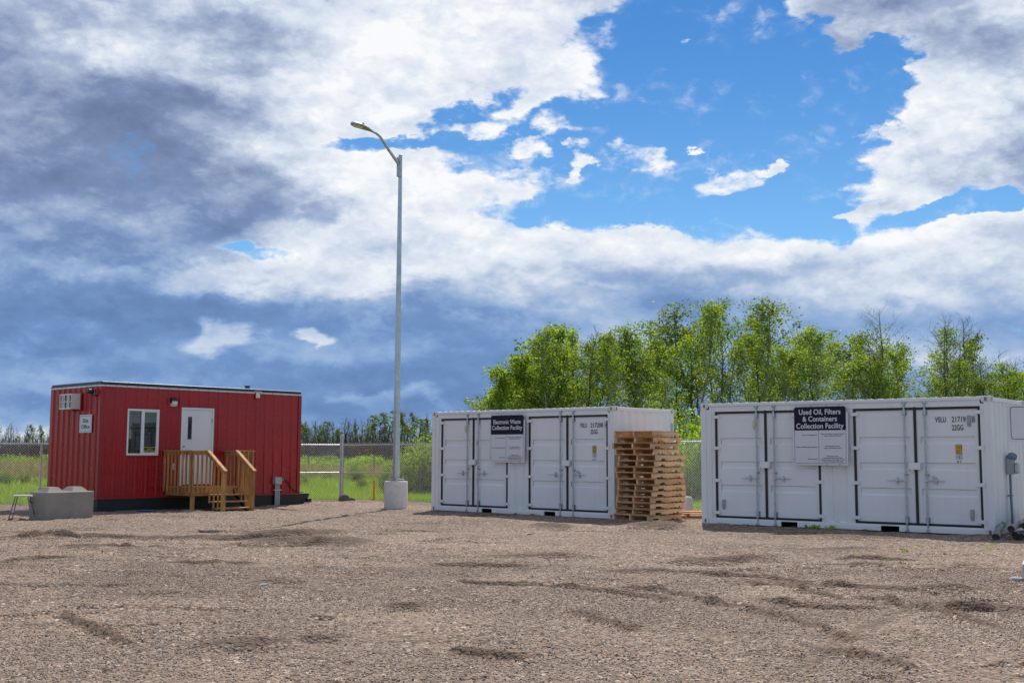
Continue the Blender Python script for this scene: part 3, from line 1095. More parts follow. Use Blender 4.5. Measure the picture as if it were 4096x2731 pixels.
WIN = (0.725, 1.63, 1.412, 2.615)
DOOR = (2.285, 3.285, 0.605, 2.70)
siding(office, OL, OZ0, OZ1, lambda s, o, z: (s, -o, z), [WIN, DOOR])
siding(office, OW, OZ0, OZ1, lambda s, o, z: (-o, OW - s, z))
siding(office, OW, OZ0, OZ1, lambda s, o, z: (OL + o, s, z))
siding(office, OL, OZ0, OZ1, lambda s, o, z: (OL - s, OW + o, z))
b = MB()   # inner shell behind the sheets, open at the window
t = .06
b.box(0.012, .012, OZ0, WIN[0], t, OZ1)
b.box(WIN[1], .012, OZ0, DOOR[0], t, OZ1)
b.box(WIN[0], .012, OZ0, WIN[1], t, WIN[2])
b.box(WIN[0], .012, WIN[3], WIN[1], t, OZ1)
b.box(DOOR[0], .012, DOOR[3], DOOR[1], t, OZ1)
b.box(DOOR[0], .012, OZ0, DOOR[1], t, DOOR[2])
b.box(DOOR[1], .012, OZ0, OL - .012, t, OZ1)
b.box(.012, t, OZ0, .06, OW - .012, OZ1)
b.box(OL - .06, t, OZ0, OL - .012, OW - .012, OZ1)
b.box(.06, OW - .06, OZ0, OL - .06, OW - .012, OZ1)
b.box(.06, t, OZ0, OL - .06, OW - .06, OZ0 + .05)
b.box(.06, t, OZ1 - .05, OL - .06, OW - .06, OZ1)
b.build('inner_wall', M['blind'], office)
# corner trims
for x, y in ((0, 0), (OL, 0), (0, OW), (OL, OW)):
    b = MB()
    sx, sy = (-1 if x == 0 else 1), (-1 if y == 0 else 1)
    b.box(x + sx * .030, y + sy * .030, OZ0 - .002, x - sx * .075, y + sy * .0265, OZ1 + .004)
    b.box(x + sx * .030, y + sy * .0264, OZ0 - .002, x + sx * .0265, y - sy * .075, OZ1 + .004)
    b.build('corner_trim', M['redtrim'], office)
b = MB()
b.box(-.032, -.036, OZ0 - .03, OL + .032, -.0285, OZ0 + .012)
b.box(-.036, -.028, OZ0 - .03, -.0285, OW + .03, OZ0 + .012)
b.build('base_trim', M['redtrim'], office)
# roof edge: black membrane over a white bar with screws
b = MB()
b.prism([(-.02, OZ1 + .035), (OL + .02, OZ1 + .035), (OL - .02, OZ1 + .115), (.02, OZ1 + .125)], -.026, OW + .02, 'y')
b.prism([(-.04, OZ1 + .045), (-.015, OZ1 + .045), (.02, OZ1 + .13), (0, OZ1 + .13)], -.035, OW + .03, 'y')
b.box(.0, -.05, OZ1 + .045, OL + .0, -.0265, OZ1 + .118, bev=.012)
rf = b.build('roof', M['roof'], office, fix=True)
b = MB()
b.box(-.01, -.058, OZ1 + .108, OL, -.045, OZ1 + .126, bev=.004)
b.build('roof_edge', M['galv'], rf)
b = MB()
b.box(-.042, -.044, OZ1 + .006, OL + .042, -.0365, OZ1 + .044)
b.box(-.044, -.0363, OZ1 + .006, -.0365, OW + .035, OZ1 + .044)
b.box(-.03, -.036, OZ1, OL + .03, -.01, OZ1 + .03)
b.box(-.036, -.01, OZ1, -.01, OW, OZ1 + .03)
bar = b.build('termination_bar', M['sign_white'], office)
b = MB()
for i in range(21):
    x = .08 + i * .30
    b.lathe([(.006, 0), (.006, .004)], 6, c=(0, 0))
    b.v[-18:] = b.v[-18:]
b = MB()
for i in range(21):
    x = .08 + i * .30
    b.box(x - .008, -.050, OZ1 + .018, x + .008, -.0441, OZ1 + .034)
for i in range(10):
    y = .15 + i * .28
    b.box(-.050, y - .008, OZ1 + .018, -.0441, y + .008, OZ1 + .034)
b.build('screw', M['black'], bar)
# vent stack on the roof
b = MB()
b.lathe([(.065, OZ1 + .1), (.065, OZ1 + .20), (.085, OZ1 + .205), (.085, OZ1 + .235)], 14, c=(4.55, .30))
b.build('roof_vent', M['blue_grey'], office)

# skid under the cabin
b = MB()
b.box(-.0, -.005, -.08, OL + .02, .10, OZ0 - .03)
b.box(-.0, OW - .1, -.08, OL + .02, OW - .01, OZ0 - .03)
b.box(0.02, .1, .02, .1, OW - .1, OZ0 - .03)
b.box(OL - .1, .1, .02, OL - .02, OW - .1, OZ0 - .03)
b.box(.1, .1, .08, OL - .1, OW - .1, OZ0 - .03)
b.prism([(OL + .02, -.06), (OL + .22, -.06 + .10), (OL + .34, .16), (OL + .40, OZ0 - .03), (OL + .02, OZ0 - .03)], -.003, .098,
        'y')
b.prism([(OL + .02, -.06), (OL + .22, -.06 + .10), (OL + .34, .16), (OL + .40, OZ0 - .03), (OL + .02, OZ0 - .03)], OW - .1,
        OW - .01, 'y')
b.box(-.015, -.02, OZ0 - .029, OL + .37, .02, OZ0 - .012)
b.box(OL + .30, -.06, .05, OL + .44, OW + .02, .16)
b.build('skid', M['skid'], office, fix=True)

# window
wx0, wx1, wz0, wz1 = WIN
win = MB()
for a, c_, d, e in ((wx0, wz0, wx1, wz0 + .05), (wx0, wz1 - .05, wx1, wz1), (wx0, wz0 + .05, wx0 + .045, wz1 - .05),
                    (wx1 - .045, wz0 + .05, wx1, wz1 - .05), (wx0 + .40, wz0 + .05, wx0 + .475, wz1 - .05)):
    win.box(a, -.036, c_, d, .03, e)
wf = win.build('window', M['vinyl'], office)
b = MB()
b.box(wx0 - .035, -.034, wz0 - .04, wx1 + .035, .0, wz0 - .001)
b.box(wx0 - .035, -.034, wz1 + .001, wx1 + .035, .0, wz1 + .035)
b.box(wx0 - .035, -.034, wz0 - .001, wx0 - .001, .0, wz1 + .001)
b.box(wx1 + .001, -.034, wz0 - .001, wx1 + .035, .0, wz1 + .001)
b.build('window_trim', M['redtrim'], wf)
for xa, xb_, yy in ((wx0 + .045, wx0 + .40, -.004), (wx0 + .475, wx1 - .045, -.012)):
    b = MB()
    b.box(xa, yy, wz0 + .05, xb_, yy + .005, wz1 - .05)
    b.build('pane', M['glass'], wf)
b = MB()
sx0 = wx0 + .477
for a, c_, d, e in ((sx0, wz0 + .052, wx1 - .047, wz0 + .075), (sx0, wz1 - .075, wx1 - .047, wz1 - .052),
                    (sx0, wz0 + .075, sx0 + .012, wz1 - .075), (wx1 - .07, wz0 + .075, wx1 - .047, wz1 - .075)):
    b.box(a, -.024, c_, d, -.013, e)
b.build('sash', M['vinyl'], wf)
for xa, xb_ in ((wx0 + .05, wx0 + .405), (wx0 + .47, wx1 - .05)):
    b = MB()
    z = wz0 + .07
    while z < wz1 - .07:
        # thin slats, tipped so that gaps show
        b.add([(xa, .036, z), (xb_, .036, z), (xb_, .050, z + .021), (xa, .050, z + .021)], [(0, 1, 2, 3)])
        z += .036
    for k in (.2, .8):
        x = xa + (xb_ - xa) * k
        b.box(x - .0015, .035, wz0 + .06, x + .0015, .037, wz1 - .06)
    b.box(xa, .034, wz1 - .085, xb_, .06, wz1 - .05)
    b.build('blind', M['blind'], wf)
b = MB()
b.box(.07, .10, OZ0 + .06, OL - .07, OW - .07, OZ0 + .09)
b.box(WIN[0] - .3, .75, OZ0 + .1, WIN[1] + .3, .77, OZ1 - .1)
b.build('interior', M['dark'], office)

# warning sign in the window
ws = thing('warning_sign', (OX + 1.22 * math.cos(OTH) + .016 * math.sin(OTH), OY + 1.22 * math.sin(OTH) - .016 * math.cos(OTH), 1.463),
           OTH, 'small black and yellow NO DUMPING sign at the foot of the office window', 'sign')
b = MB()
b.box(.0, -.004, .0, .335, .0, .165)
b.build('board', M['black'], ws)
b = MB()
ring(b, [(.0, .165), (.0, .0), (.335, .0), (.335, .165)], [(.012, .153), (.012, .012), (.323, .012), (.323, .153)], -.0055)
b.add([(.012, -.0055, .012), (.323, -.0055, .012), (.323, -.0055, .078), (.012, -.0055, .078)], [(0, 1, 2, 3)])
b.build('border', M['olive'], ws)
text_obj('NO', ws, .168, .093, .045, .15, m=M['olive'], y=-.006, bold=.02)
text_obj('DUMPING', ws, .168, .022, .044, .29, m=M['black'], y=-.008, bold=.03)

# door
dx0, dx1, dz0, dz1 = DOOR
b = MB()
for a, c_, d, e in ((dx0, dz0, dx0 + .05, dz1), (dx1 - .05, dz0, dx1, dz1), (dx0 + .05, dz1 - .05, dx1 - .05, dz1)):
    b.box(a, -.034, c_, d, .05, e)
df = b.build('door_frame', M['vinyl'], office)
b = MB()
b.box(dx0 + .053, -.012, dz0 + .03, dx1 - .053, .035, dz1 - .053)
dr = b.build('door', M['doorwhite'], office)
b = MB()
b.box(dx0 - .04, -.036, dz0 - .02, dx0 - .001, 0, dz1 + .04)
b.box(dx1 + .001, -.036, dz0 - .02, dx1 + .04, 0, dz1 + .04)
b.box(dx0 - .04, -.0365, dz1 + .001, dx1 + .04, 0, dz1 + .041)
b.build('door_trim', M['redtrim'], df)
b = MB()
b.box(dx0 + .05, -.06, dz0 - .03, dx1 - .05, .03, dz0 + .027)
b.build('sill', M['black'], df)
vx0, vx1, vz0, vz1 = dx0 + .205, dx0 + .33, 1.845, 2.455
b = MB()
o = [(vx0 - .03, vz1 + .03), (vx0 - .03, vz0 - .03), (vx1 + .03, vz0 - .03), (vx1 + .03, vz1 + .03)]
i_ = [(vx0, vz1), (vx0, vz0), (vx1, vz0), (vx1, vz1)]
for q in range(4):
    p0, p1 = o[q], o[(q + 1) % 4]
b.box(vx0 - .03, -.022, vz0 - .03, vx0, -.0125, vz1 + .03)
b.box(vx1, -.022, vz0 - .03, vx1 + .03, -.0125, vz1 + .03)
b.box(vx0, -.022, vz0 - .03, vx1, -.0125, vz0)
b.box(vx0, -.022, vz1, vx1, -.0125, vz1 + .03)
b.build('vision_frame', M['doorwhite'], dr)
b = MB()
b.box(vx0, -.015, vz0, vx1, -.0122, vz1)
vp = b.build('vision_pane', None or M['black'], dr)
vpm = mat('dark_glass', (0.02, 0.025, 0.028), 0.04, var=.2, scale=2)
vp.data.materials[0] = vpm
b = MB()
b.lathe([(.032, 0), (.032, .012), (.020, .02), (.020, .045)], 14)
b.v = [(dx0 + .105 + x, -.012 - z, 1.655 + y) for x, y, z in b.v]
b.build('deadbolt', M['zinc'], dr, fix=True)
b = MB()
b.lathe([(.038, 0), (.038, .012), (.018, .02), (.018, .06)], 14)
b.v = [(dx0 + .105 + x, -.012 - z, 1.40 + y) for x, y, z in b.v]
b.tube([(dx0 + .105, -.068, 1.40), (dx0 + .15, -.072, 1.40), (dx0 + .235, -.060, 1.392)], [.014, .012, .009], 8)
b.build('door_handle', M['zinc'], dr, fix=True)
for z in (2.36, 1.42, .80):
    b = MB()
    b.box(dx1 - .060, -.040, z - .055, dx1 - .042, -.012, z + .055)
    b.build('hinge', M['grey_plastic'], dr)

# wall light beside the door
b = MB()
b.prism([(-.03, 2.80), (-.10, 2.80), (-.135, 2.86), (-.12, 2.93), (-.03, 2.955)], 1.93, 2.09, 'x')
lt = b.build('wall_light', M['black'], office, fix=True)
b = MB()
b.prism([(-.03, 2.715), (-.10, 2.715), (-.145, 2.775), (-.150, 2.83), (-.12, 2.865), (-.03, 2.80)], 1.935, 2.085, 'x')
b.build('diffuser', M['plastic'], lt, fix=True)
# small square vent below the roof edge
b = MB()
b.box(4.585, -.05, 3.01, 4.765, -.02, 3.215)
sv = b.build('wall_vent', M['redtrim'], office)
b = MB()
b.box(4.61, -.062, 3.045, 4.74, -.0505, 3.195)
b.build('vent_cover', M['plastic'], sv)
b = MB()
b.box(4.55, -.055, OZ1 + .046, 4.80, -.0365, OZ1 + .066)
b.build('flashing', M['sign_white'], sv)
# outlet box seen through the deck rail
b = MB()
b.box(2.03, -.075, 1.02, 2.15, -.02, 1.20, bev=.015)
b.build('outlet_cover', M['galv'], office)

# junction box, conduits and black cable
b = MB()
b.box(5.27, -.16, .60, 5.49, -.03, .80, bev=.006)
jb = b.build('junction_box', M['pvc'], office)
b = MB()
b.tube([(5.32, -.09, .80), (5.32, -.09, .83)], .018, 8)
b.tube([(5.49, -.09, .72), (5.60, -.09, .722)], .012, 8)
b.build('connector', M['pvc'], jb)
for k in range(3):
    b = MB()
    x = 5.33 + k * .058
    b.tube([(x, -.09, -.1), (x, -.09, .60)], .026, 10)
    b.build('conduit', M['pvc'], jb)
b = MB()
b.box(5.25, -.125, .42, 5.51, -.118, .45)
b.box(5.25, -.118, .42, 5.26, -.03, .45)
b.box(5.50, -.118, .42, 5.51, -.03, .45)
b.build('conduit_strap', M['galv'], jb)
b = MB()
P = [(5.60, -.09, .722), (5.70, -.07, .71), (5.79, -.05, .65), (5.86, -.04, .54), (5.94, -.04, .44), (6.06, -.045, .38),
     (6.20, -.05, .355), (6.36, .0, .35)]
b.tube(P, .014, 8)
b.build('cable', M['black'], office)

# air conditioner on the end wall (x = 0 plane, runs from y=1.03 to 2.2)
ay0, ay1, az0, az1 = 1.02, 1.70, 2.60, 3.0
b = MB()
bx = -.30
for a, c_, d, e in ((ay0, az0, ay1, az0 + .035), (ay0, az1 - .035, ay1, az1)):
    b.box(bx, a, c_, -.03, d, e)
b.box(bx, ay0, az0 + .035, -.03, ay0 + .02, az1 - .035)
b.box(bx, ay1 - .02, az0 + .035, -.03, ay1, az1 - .035)
b.box(bx + .08, ay0 + .02, az0 + .035, -.03, ay1 - .02, az1 - .035)
ac = b.build('air_conditioner', M['plastic'], office)
b = MB()
for i in range(46):
    y = ay0 + .03 + i * (ay1 - ay0 - .06) / 45
    b.box(bx + .045, y - .002, az0 + .04, bx + .078, y + .002, az1 - .04)
b.build('fins', M['grey_plastic'], ac)
b = MB()
for k in (0.23, .36, .62, .76):
    y = ay0 + (ay1 - ay0) * k
    b.box(bx + .003, y - .022, az0 + .035, bx + .02, y + .022, az1 - .035)
b.box(bx + .0205, ay0 + .02, (az0 + az1) / 2 - .012, bx + .03, ay1 - .02, (az0 + az1) / 2 + .012)
b.build('guard_bar', M['plastic'], ac)
b = MB()
b.box(-.06, ay0 - .05, az0 - .04, -.028, ay0 - .002, az1 + .03)
b.box(-.061, ay0 - .002, az1 + .001, -.029, ay1 + .03, az1 + .03)
b.box(-.22, ay0 + .1, az0 - .03, -.03, ay1 - .1, az0 - .002)
b.build('surround', M['redtrim'], ac)
# camera under the eave
b = MB()
b.box(-.07, .16, 2.91, -.03, .24, 2.95)
b.tube([(-.05, .20, 2.93), (-.12, .23, 2.94), (-.14, .26, 2.98)], .014, 6)
cm = b.build('security_camera', M['black'], office)
b = MB()
b.box(-.24, .22, 2.98, -.07, .40, 3.10, bev=.025)
b.build('camera_housing', M['black'], cm)

# Site Office sign on the end wall
so = thing('office_sign', (OX + 1.055 * -math.sin(OTH) - .034 * math.cos(OTH), OY + 1.055 * math.cos(OTH) - .034 * math.sin(OTH), 1.99),
           OTH - math.pi / 2, 'white sign with a thin black border reading Site Office on the red end wall', 'sign')
SW, SH = .675, .465
b = MB()
b.prism(round_rect(0, 0, SW, SH, .02), -.004, 0, 'y')
b.build('board', M['sign_white'], so, fix=True)
b = MB()
ring(b, round_rect(.035, .03, SW - .035, SH - .03, .035), round_rect(.043, .037, SW - .043, SH - .037, .03), -.0055)
b.build('border', M['ink'], so)
text_obj('Site', so, SW / 2, .262, .105, .30, bold=.018, y=-.006)
text_obj('Office', so, SW / 2, .105, .105, .45, bold=.018, y=-.006)
b = MB()
for x, z in ((SW / 2, .013), (SW / 2, SH - .013)):
    b.box(x - .007, -.008, z - .007, x + .007, -.0041, z + .007)
b.build('screw', M['black'], so)

# ------------------------------------------------------------------ wooden landing and steps at the office door
deck = thing('wooden_steps', (OX, OY, 0), OTH, 'new treated wood landing with railings and three steps at the office door', 'steps')
DU0, DU1, DW, DZ = 1.84, 3.66, 1.37, .60        # along the wall, out from the wall, floor height
SU0, SU1 = 2.27, 3.20                            # stair opening


def dpart(name, bx, mt='deck'):
    bb = MB()
    bb.box(*bx, bev=.003)
    return bb.build(name, M[mt], deck)


n = 9
for k in range(n):                               # floor boards
    y = -.05 - k * (DW - .05) / n
    dpart('deck_board', (DU0 + .02, y, DZ - .032, DU1 - .02, y - (DW - .05) / n + .008, DZ + rng.uniform(-.001, .001)), 'deck_h')
dpart('rim_joist', (DU0 + .02, -DW + .0, DZ - .225, DU1 - .02, -DW + .038, DZ - .033), 'deck_h')
dpart('rim_joist', (DU0 + .02, -.05, DZ - .225, DU0 + .058, -DW + .039, DZ - .033))
dpart('rim_joist', (DU1 - .058, -.05, DZ - .225, DU1 - .02, -DW + .039, DZ - .033))
for u in (DU0 + .05, DU1 - .14):                 # legs
    dpart('post', (u, -DW + .04, -.03, u + .089, -DW + .129, DZ - .034))
    if u > 3:
        dpart('post', (u, -.14, -.03, u + .089, -.051, DZ - .034))
dpart('footing_pad', (DU0 - .12, -DW - .08, -.02, DU0 + .34, -DW + .25, .022), 'concrete')
# guard rails: a flat cap on a rail, balusters fixed to the outside
RZ = 1.55


def rail_run(p0, p1, out, nb, caps=True):
    """balusters between two plan points; out is the side they stand proud of"""
    dx, dy = p1[0] - p0[0], p1[1] - p0[1]
    L = math.hypot(dx, dy)
    a = math.atan2(dy, dx)
    T = Matrix.Translation((p0[0], p0[1], 0)) @ Matrix.Rotation(a, 4, 'Z')
    o = out
    bb = MB()
    bb.box(-.045, -.055, RZ - .036, L + .045, .055, RZ, M=T, bev=.003)
    bb.build('cap_rail', M['deck_h'], deck)
    bb = MB()
    bb.box(0, -.019, RZ - .125, L, .019, RZ - .038, M=T)
    bb.build('rail', M['deck_h'], deck)
    for k in range(nb):
        x = .02 + (L - .04) * k / (nb - 1)
        bb = MB()
        y0, y1 = (.020, .058) if o > 0 else (-.058, -.020)
        w = .019
        zt, zb = RZ - .038 - .0006 * (k % 2), DZ - .135
        vs = [(x - w, y0, zb + .03 * (o > 0)), (x + w, y0, zb + .03 * (o > 0)), (x + w, y1, zb + .03 * (o < 0)),
              (x - w, y1, zb + .03 * (o < 0)), (x - w, y0, zt), (x + w, y0, zt), (x + w, y1, zt), (x - w, y1, zt)]
        bb.add([T @ Vector(v) for v in vs],
               [(3, 2, 1, 0), (4, 5, 6, 7), (0, 1, 5, 4), (1, 2, 6, 5), (2, 3, 7, 6), (3, 0, 4, 7)])
        bb.build('baluster', M['deck'], deck)


rail_run((DU0, -.06), (DU0, -DW), -1, 8)
rail_run((DU0, -DW), (SU0, -DW), -1, 4)
rail_run((SU1, -DW), (DU1, -DW), -1, 4)
rail_run((DU1, -.06), (DU1, -DW), 1, 8)
dpart('post', (DU0 + .02, -DW + .02, DZ + .001, DU0 + .09, -DW + .09, RZ - .04))
dpart('post', (DU1 - .09, -DW + .02, DZ + .001, DU1 - .02, -DW + .09, RZ - .04))
# stairs
YB = -2.19                                       # foot of the stairs
for u in (SU0, SU1):
    sg = 1 if u == SU0 else -1
    uu = u + sg * .03
    bb = MB()                                    # sloping hand rail
    a = math.atan2(RZ - 1.04, -YB - DW)
    L = math.hypot(RZ - 1.04, -YB - DW)
    T = Matrix.Translation((uu, -DW - .0, RZ - .02)) @ Matrix.Rotation(a, 4, 'X')
    bb.box(-.02, .0, -.085, .02, -L - .03, -.0, M=T)
    bb.build('rail', M['deck'], deck)
    bb = MB()
    bb.box(-.05, .0, .001, .05, -L - .05, .036, M=T, bev=.003)
    bb.build('cap_rail', M['deck'], deck)
    dpart('stair_post', (uu - .045, YB, -.03, uu + .045, YB + .089, 1.02))
    for k in range(1, 4):                        # stair balusters
        y = -DW - k * .20
        zt = RZ - .05 - k * .20 * math.tan(a)
        zb = DZ - .24 - k * .17
        dpart('baluster', (uu - sg * .058, y - .019, zb, uu - sg * .021, y + .019, zt))
    bb = MB()                                    # steel stringer
    bb.prism([(-DW + .03, DZ - .24), (-DW + .03, DZ - .12), (YB + .12, -.02), (YB + .26, -.06), (-DW - .1, DZ - .30)], uu + sg * .03,
             uu + sg * .045, 'x')
    bb.build('stringer', M['skid'], deck, fix=True)
    bb = MB()
    z = DZ - .10
    bb.box(uu + sg * .05, -DW - .004, z - .08, uu + sg * .09, -DW - .0005, z + .04)
    bb.build('bracket', M['black'], deck)
for k, z in enumerate((.415, .245, .085)):
    y = -DW - .12 - k * .245
    dpart('tread', (SU0 - .03, y - .13, z - .035, SU1 + .03, y + .13, z), 'deck_h')

# ------------------------------------------------------------------ concrete block and stool by the office
CB = thing('concrete_block', (-10.26, 25.35, 0), R(57), 'long grey concrete block with two interlocking knobs on top by the office corner',
           'concrete block')
b = MB()
b.box(0, 0, -.05, 1.24, .61, .60, bev=.018)
b.build('block', M['concrete'], CB)
for x in (.10, .72):
    b = MB()
    vs = [(x - .0, .10, .6), (x + .42, .10, .6), (x + .42, .51, .6), (x, .51, .6), (x + .10, .19, .70), (x + .32, .19, .70),
          (x + .32, .42, .70), (x + .10, .42, .70)]
    b.add(vs, [(4, 5, 6, 7), (0, 1, 5, 4), (1, 2, 6, 5), (2, 3, 7, 6), (3, 0, 4, 7)])
    b.build('knob', M['concrete'], CB)
b = MB()
b.tube([(.0, .50, .34), (-.05, .50, .38), (-.05, .50, .48), (.0, .50, .52)], .02, 6)
b.build('lifting_loop', M['black'], CB)

M['stool'] = mat('worn_grey_paint', (0.16, 0.155, 0.155), 0.6, var=.25, scale=9)
ST = thing('stool', (-10.78, 25.35, 0), R(12), 'grey four legged stool standing left of the concrete block', 'stool')
b = MB()
b.prism(round_rect(-.19, -.16, .19, .16, .07), .50, .535, 'z')
b.build('seat', M['pale_concrete'], ST, fix=True)
for sx in (-1, 1):
    for sy in (-1, 1):
        b = MB()
        b.tube([(sx * .13, sy * .11, .50), (sx * .24, sy * .19, -.01)], .012, 8)
        b.build('leg', M['stool'], ST)
b = MB()
for s in (-1, 1):
    b.tube([(-.195, s * .155, .20), (.195, s * .155, .20)], .009, 6)
    b.tube([(s * .195, -.155, .17), (s * .195, .155, .17)], .009, 6)
b.build('stretcher', M['pvc'], ST)


# ------------------------------------------------------------------ shipping containers (local: x along the door side, y into the container)
CL, CW, CH = 6.058, 2.438, 2.591


def corrug(L, pitch, depth, start=0.0, flat=.072, slope=.068):
    """trapezoid corrugation: (along, in) points"""
    P = [(0, 0)]
    s = start
    while s + pitch <= L:
        P += [(s + flat, 0), (s + flat + slope, depth), (s + 2 * flat + slope, depth), (s + 2 * flat + 2 * slope, 0)]
        s += pitch
    P.append((L, 0))
    return P


def sheet(P, a0, a1, to):
    mb = MB()
    for (s, o), (s2, o2) in zip(P[:-1], P[1:]):
        if s2 - s > 1e-5 or abs(o2 - o) > 1e-5:
            mb.add([to(s, o, a0), to(s2, o2, a0), to(s2, o2, a1), to(s, o, a1)], [(0, 1, 2, 3)])
    return mb


def door_leaf(parent, u0, u1, hinge_side, digits=None, vents=(), seized=False):
    """one door: u0..u1, z .125..2.405; hinge_side -1 = left"""
    z0, z1 = .135, 2.40
    yf = .045                                     # face of the leaf
    g = .046                                      # gasket width
    a, b_ = u0 + g, u1 - g / 2 if hinge_side < 0 else u1 - g
    if hinge_side > 0:
        a = u0 + g / 2
    zb, zt = z0 + g, z1 - g
    # leaf with pressed-in horizontal channels
    fx = .075                                     # side frame of the leaf
    rods = (b_ - .175) if hinge_side < 0 else (a + .175)
    mb = MB()
    # vertical frame members
    mb.box(a, yf, zb, a + fx, yf + .05, zt)
    mb.box(b_ - fx, yf, zb, b_, yf + .05, zt)
    mb.box(a + fx, yf, zt - .135, b_ - fx, yf + .05, zt)
    mb.box(a + fx, yf, zb, b_ - fx, yf + .05, zb + .13)
    pa, pb = a + fx, b_ - fx
    prof = [(zb + .13, 0)]
    for zc in (.775, 1.27, 1.77):
        prof += [(zc - .085, 0), (zc - .055, .026), (zc + .052, .026), (zc + .068, 0)]
    prof.append((zt - .135, 0))
    yp = yf + .005
    for (za, oa), (zc, oc) in zip(prof[:-1], prof[1:]):
        mb.add([(pa, yp + oa, za), (pb, yp + oa, za), (pb, yp + oc, zc), (pa, yp + oc, zc)], [(0, 1, 2, 3)])
        if oa or oc:
            for x in (pa, pb):
                mb.add([(x, yp, za), (x, yp + oa, za), (x, yp + oc, zc), (x, yp, zc)], [(0, 1, 2, 3)])
    d = mb.build('door', M['white_door'], parent)
    # gasket
    mb = MB()
    yg = yf - .024
    o_u = u0 if hinge_side < 0 else u1 - g
    mb.box(o_u, yg, z0, o_u + g, yf + .03, z1)
    mb.box(a, yg + .001, z1 - g, b_, yf + .03, z1)
    mb.box(a, yg + .001, z0, b_, yf + .03, z0 + g)
    if hinge_side < 0:
        mb.box(u1 - g / 2 - .002, yg - .002, z0, u1 + g / 2 + .001, yf + .03, z1 + .012)
    mb.build('gasket', M['gasket'], d)
    # hinges
    hu = u0 + g / 2 if hinge_side < 0 else u1 - g / 2
    for z in (2.29, 1.62, .93, .245):
        mb = MB()
        s = hinge_side
        mb.prism([(hu + s * .075, z - .035), (hu + s * .075, z + .035), (hu - s * .05, z + .033), (hu - s * .085, z + .018),
                  (hu - s * .085, z - .018), (hu - s * .05, z - .033)], yf - .034, yf - .013, 'y')
        mb.tube([(hu + s * .062, yf - .03, z - .048), (hu + s * .062, yf - .03, z + .048)], .015, 8)
        mb.build('hinge', M['white_door'], d, fix=True)
    # locking rod with brackets and cams
    x = rods
    mb = MB()
    mb.tube([(x, .002, .03), (x, .002, 2.50)], .0165, 10)
    for z in (.03, 2.50):
        mb.box(x - .04, -.02, z - .022, x + .04, .024, z + .012, bev=.006)
        mb.box(x - .02, -.02, z + (.012 if z < 1 else -.05), x + .028, .028, z + (.045 if z < 1 else -.022), bev=.006)
    mb.build('locking_rod', M['galv'], d)
    for z, hh in ((2.31, .065), (.235, .07), (1.105, .014)):
        mb = MB()
        mb.box(x - .026, -.022, z - hh, x + .026, .030, z + hh, bev=.008)
        mb.box(x - .045, .0305, z - hh * .8, x + .045, yf + .001, z + hh * .8)
        for dz in (-.6, .6):
            for dx in (-.036, .036):
                mb.box(x + dx - .005, .026, z + dz * hh - .005, x + dx + .005, .0304, z + dz * hh + .005)
        mb.build('rod_bracket', M['galv'], d)
    # handle
    s = -1 if hinge_side < 0 else 1
    zh = .985
    mb = MB()
    mb.box(x - .03, -.03, zh - .022, x + .03, .02, zh + .022, bev=.006)
    pts = [(x + s * .02, -.022, zh), (x + s * .12, -.022, zh + .004), (x + s * .20, -.02, zh), (x + s * .36, -.014, zh - .001)]
    mb.tube(pts, [.012, .012, .010, .008], 8)
    mb.build('handle', M['zinc'], d)
    hx = x + s * .175
    mb = MB()
    mb.prism(round_rect(hx - .022, zh - .062, hx + .022, zh + .068, .021, 4), .018, yf, 'y')
    mb.box(hx - .028, -.032, zh - .010, hx + .028, .018, zh + .016, bev=.004)
    if seized:
        mb.tube([(hx, .0, zh + .055), (hx - s * .055, -.015, zh + .075)], .011, 6)
        mb.tube([(hx - s * .055, -.035, zh + .085), (hx - s * .055, .015, zh + .085)], .024, 10)
    mb.build('handle_catch', M['zinc'], d, fix=True)
    for vu, vz, mt in vents:
        mb = MB()
        mb.box(vu - .033, .028, vz - .105, vu + .033, yf + .006, vz + .105, bev=.004)
        mb.prism([(.028, vz + .075), (.028, vz - .06), (.0, vz - .06), (.0, vz + .06)], vu - .028, vu + .028, 'x')
        v = mb.build('vent', M[mt], d, fix=True)
    if digits:
        digits(d, yf)
    return d


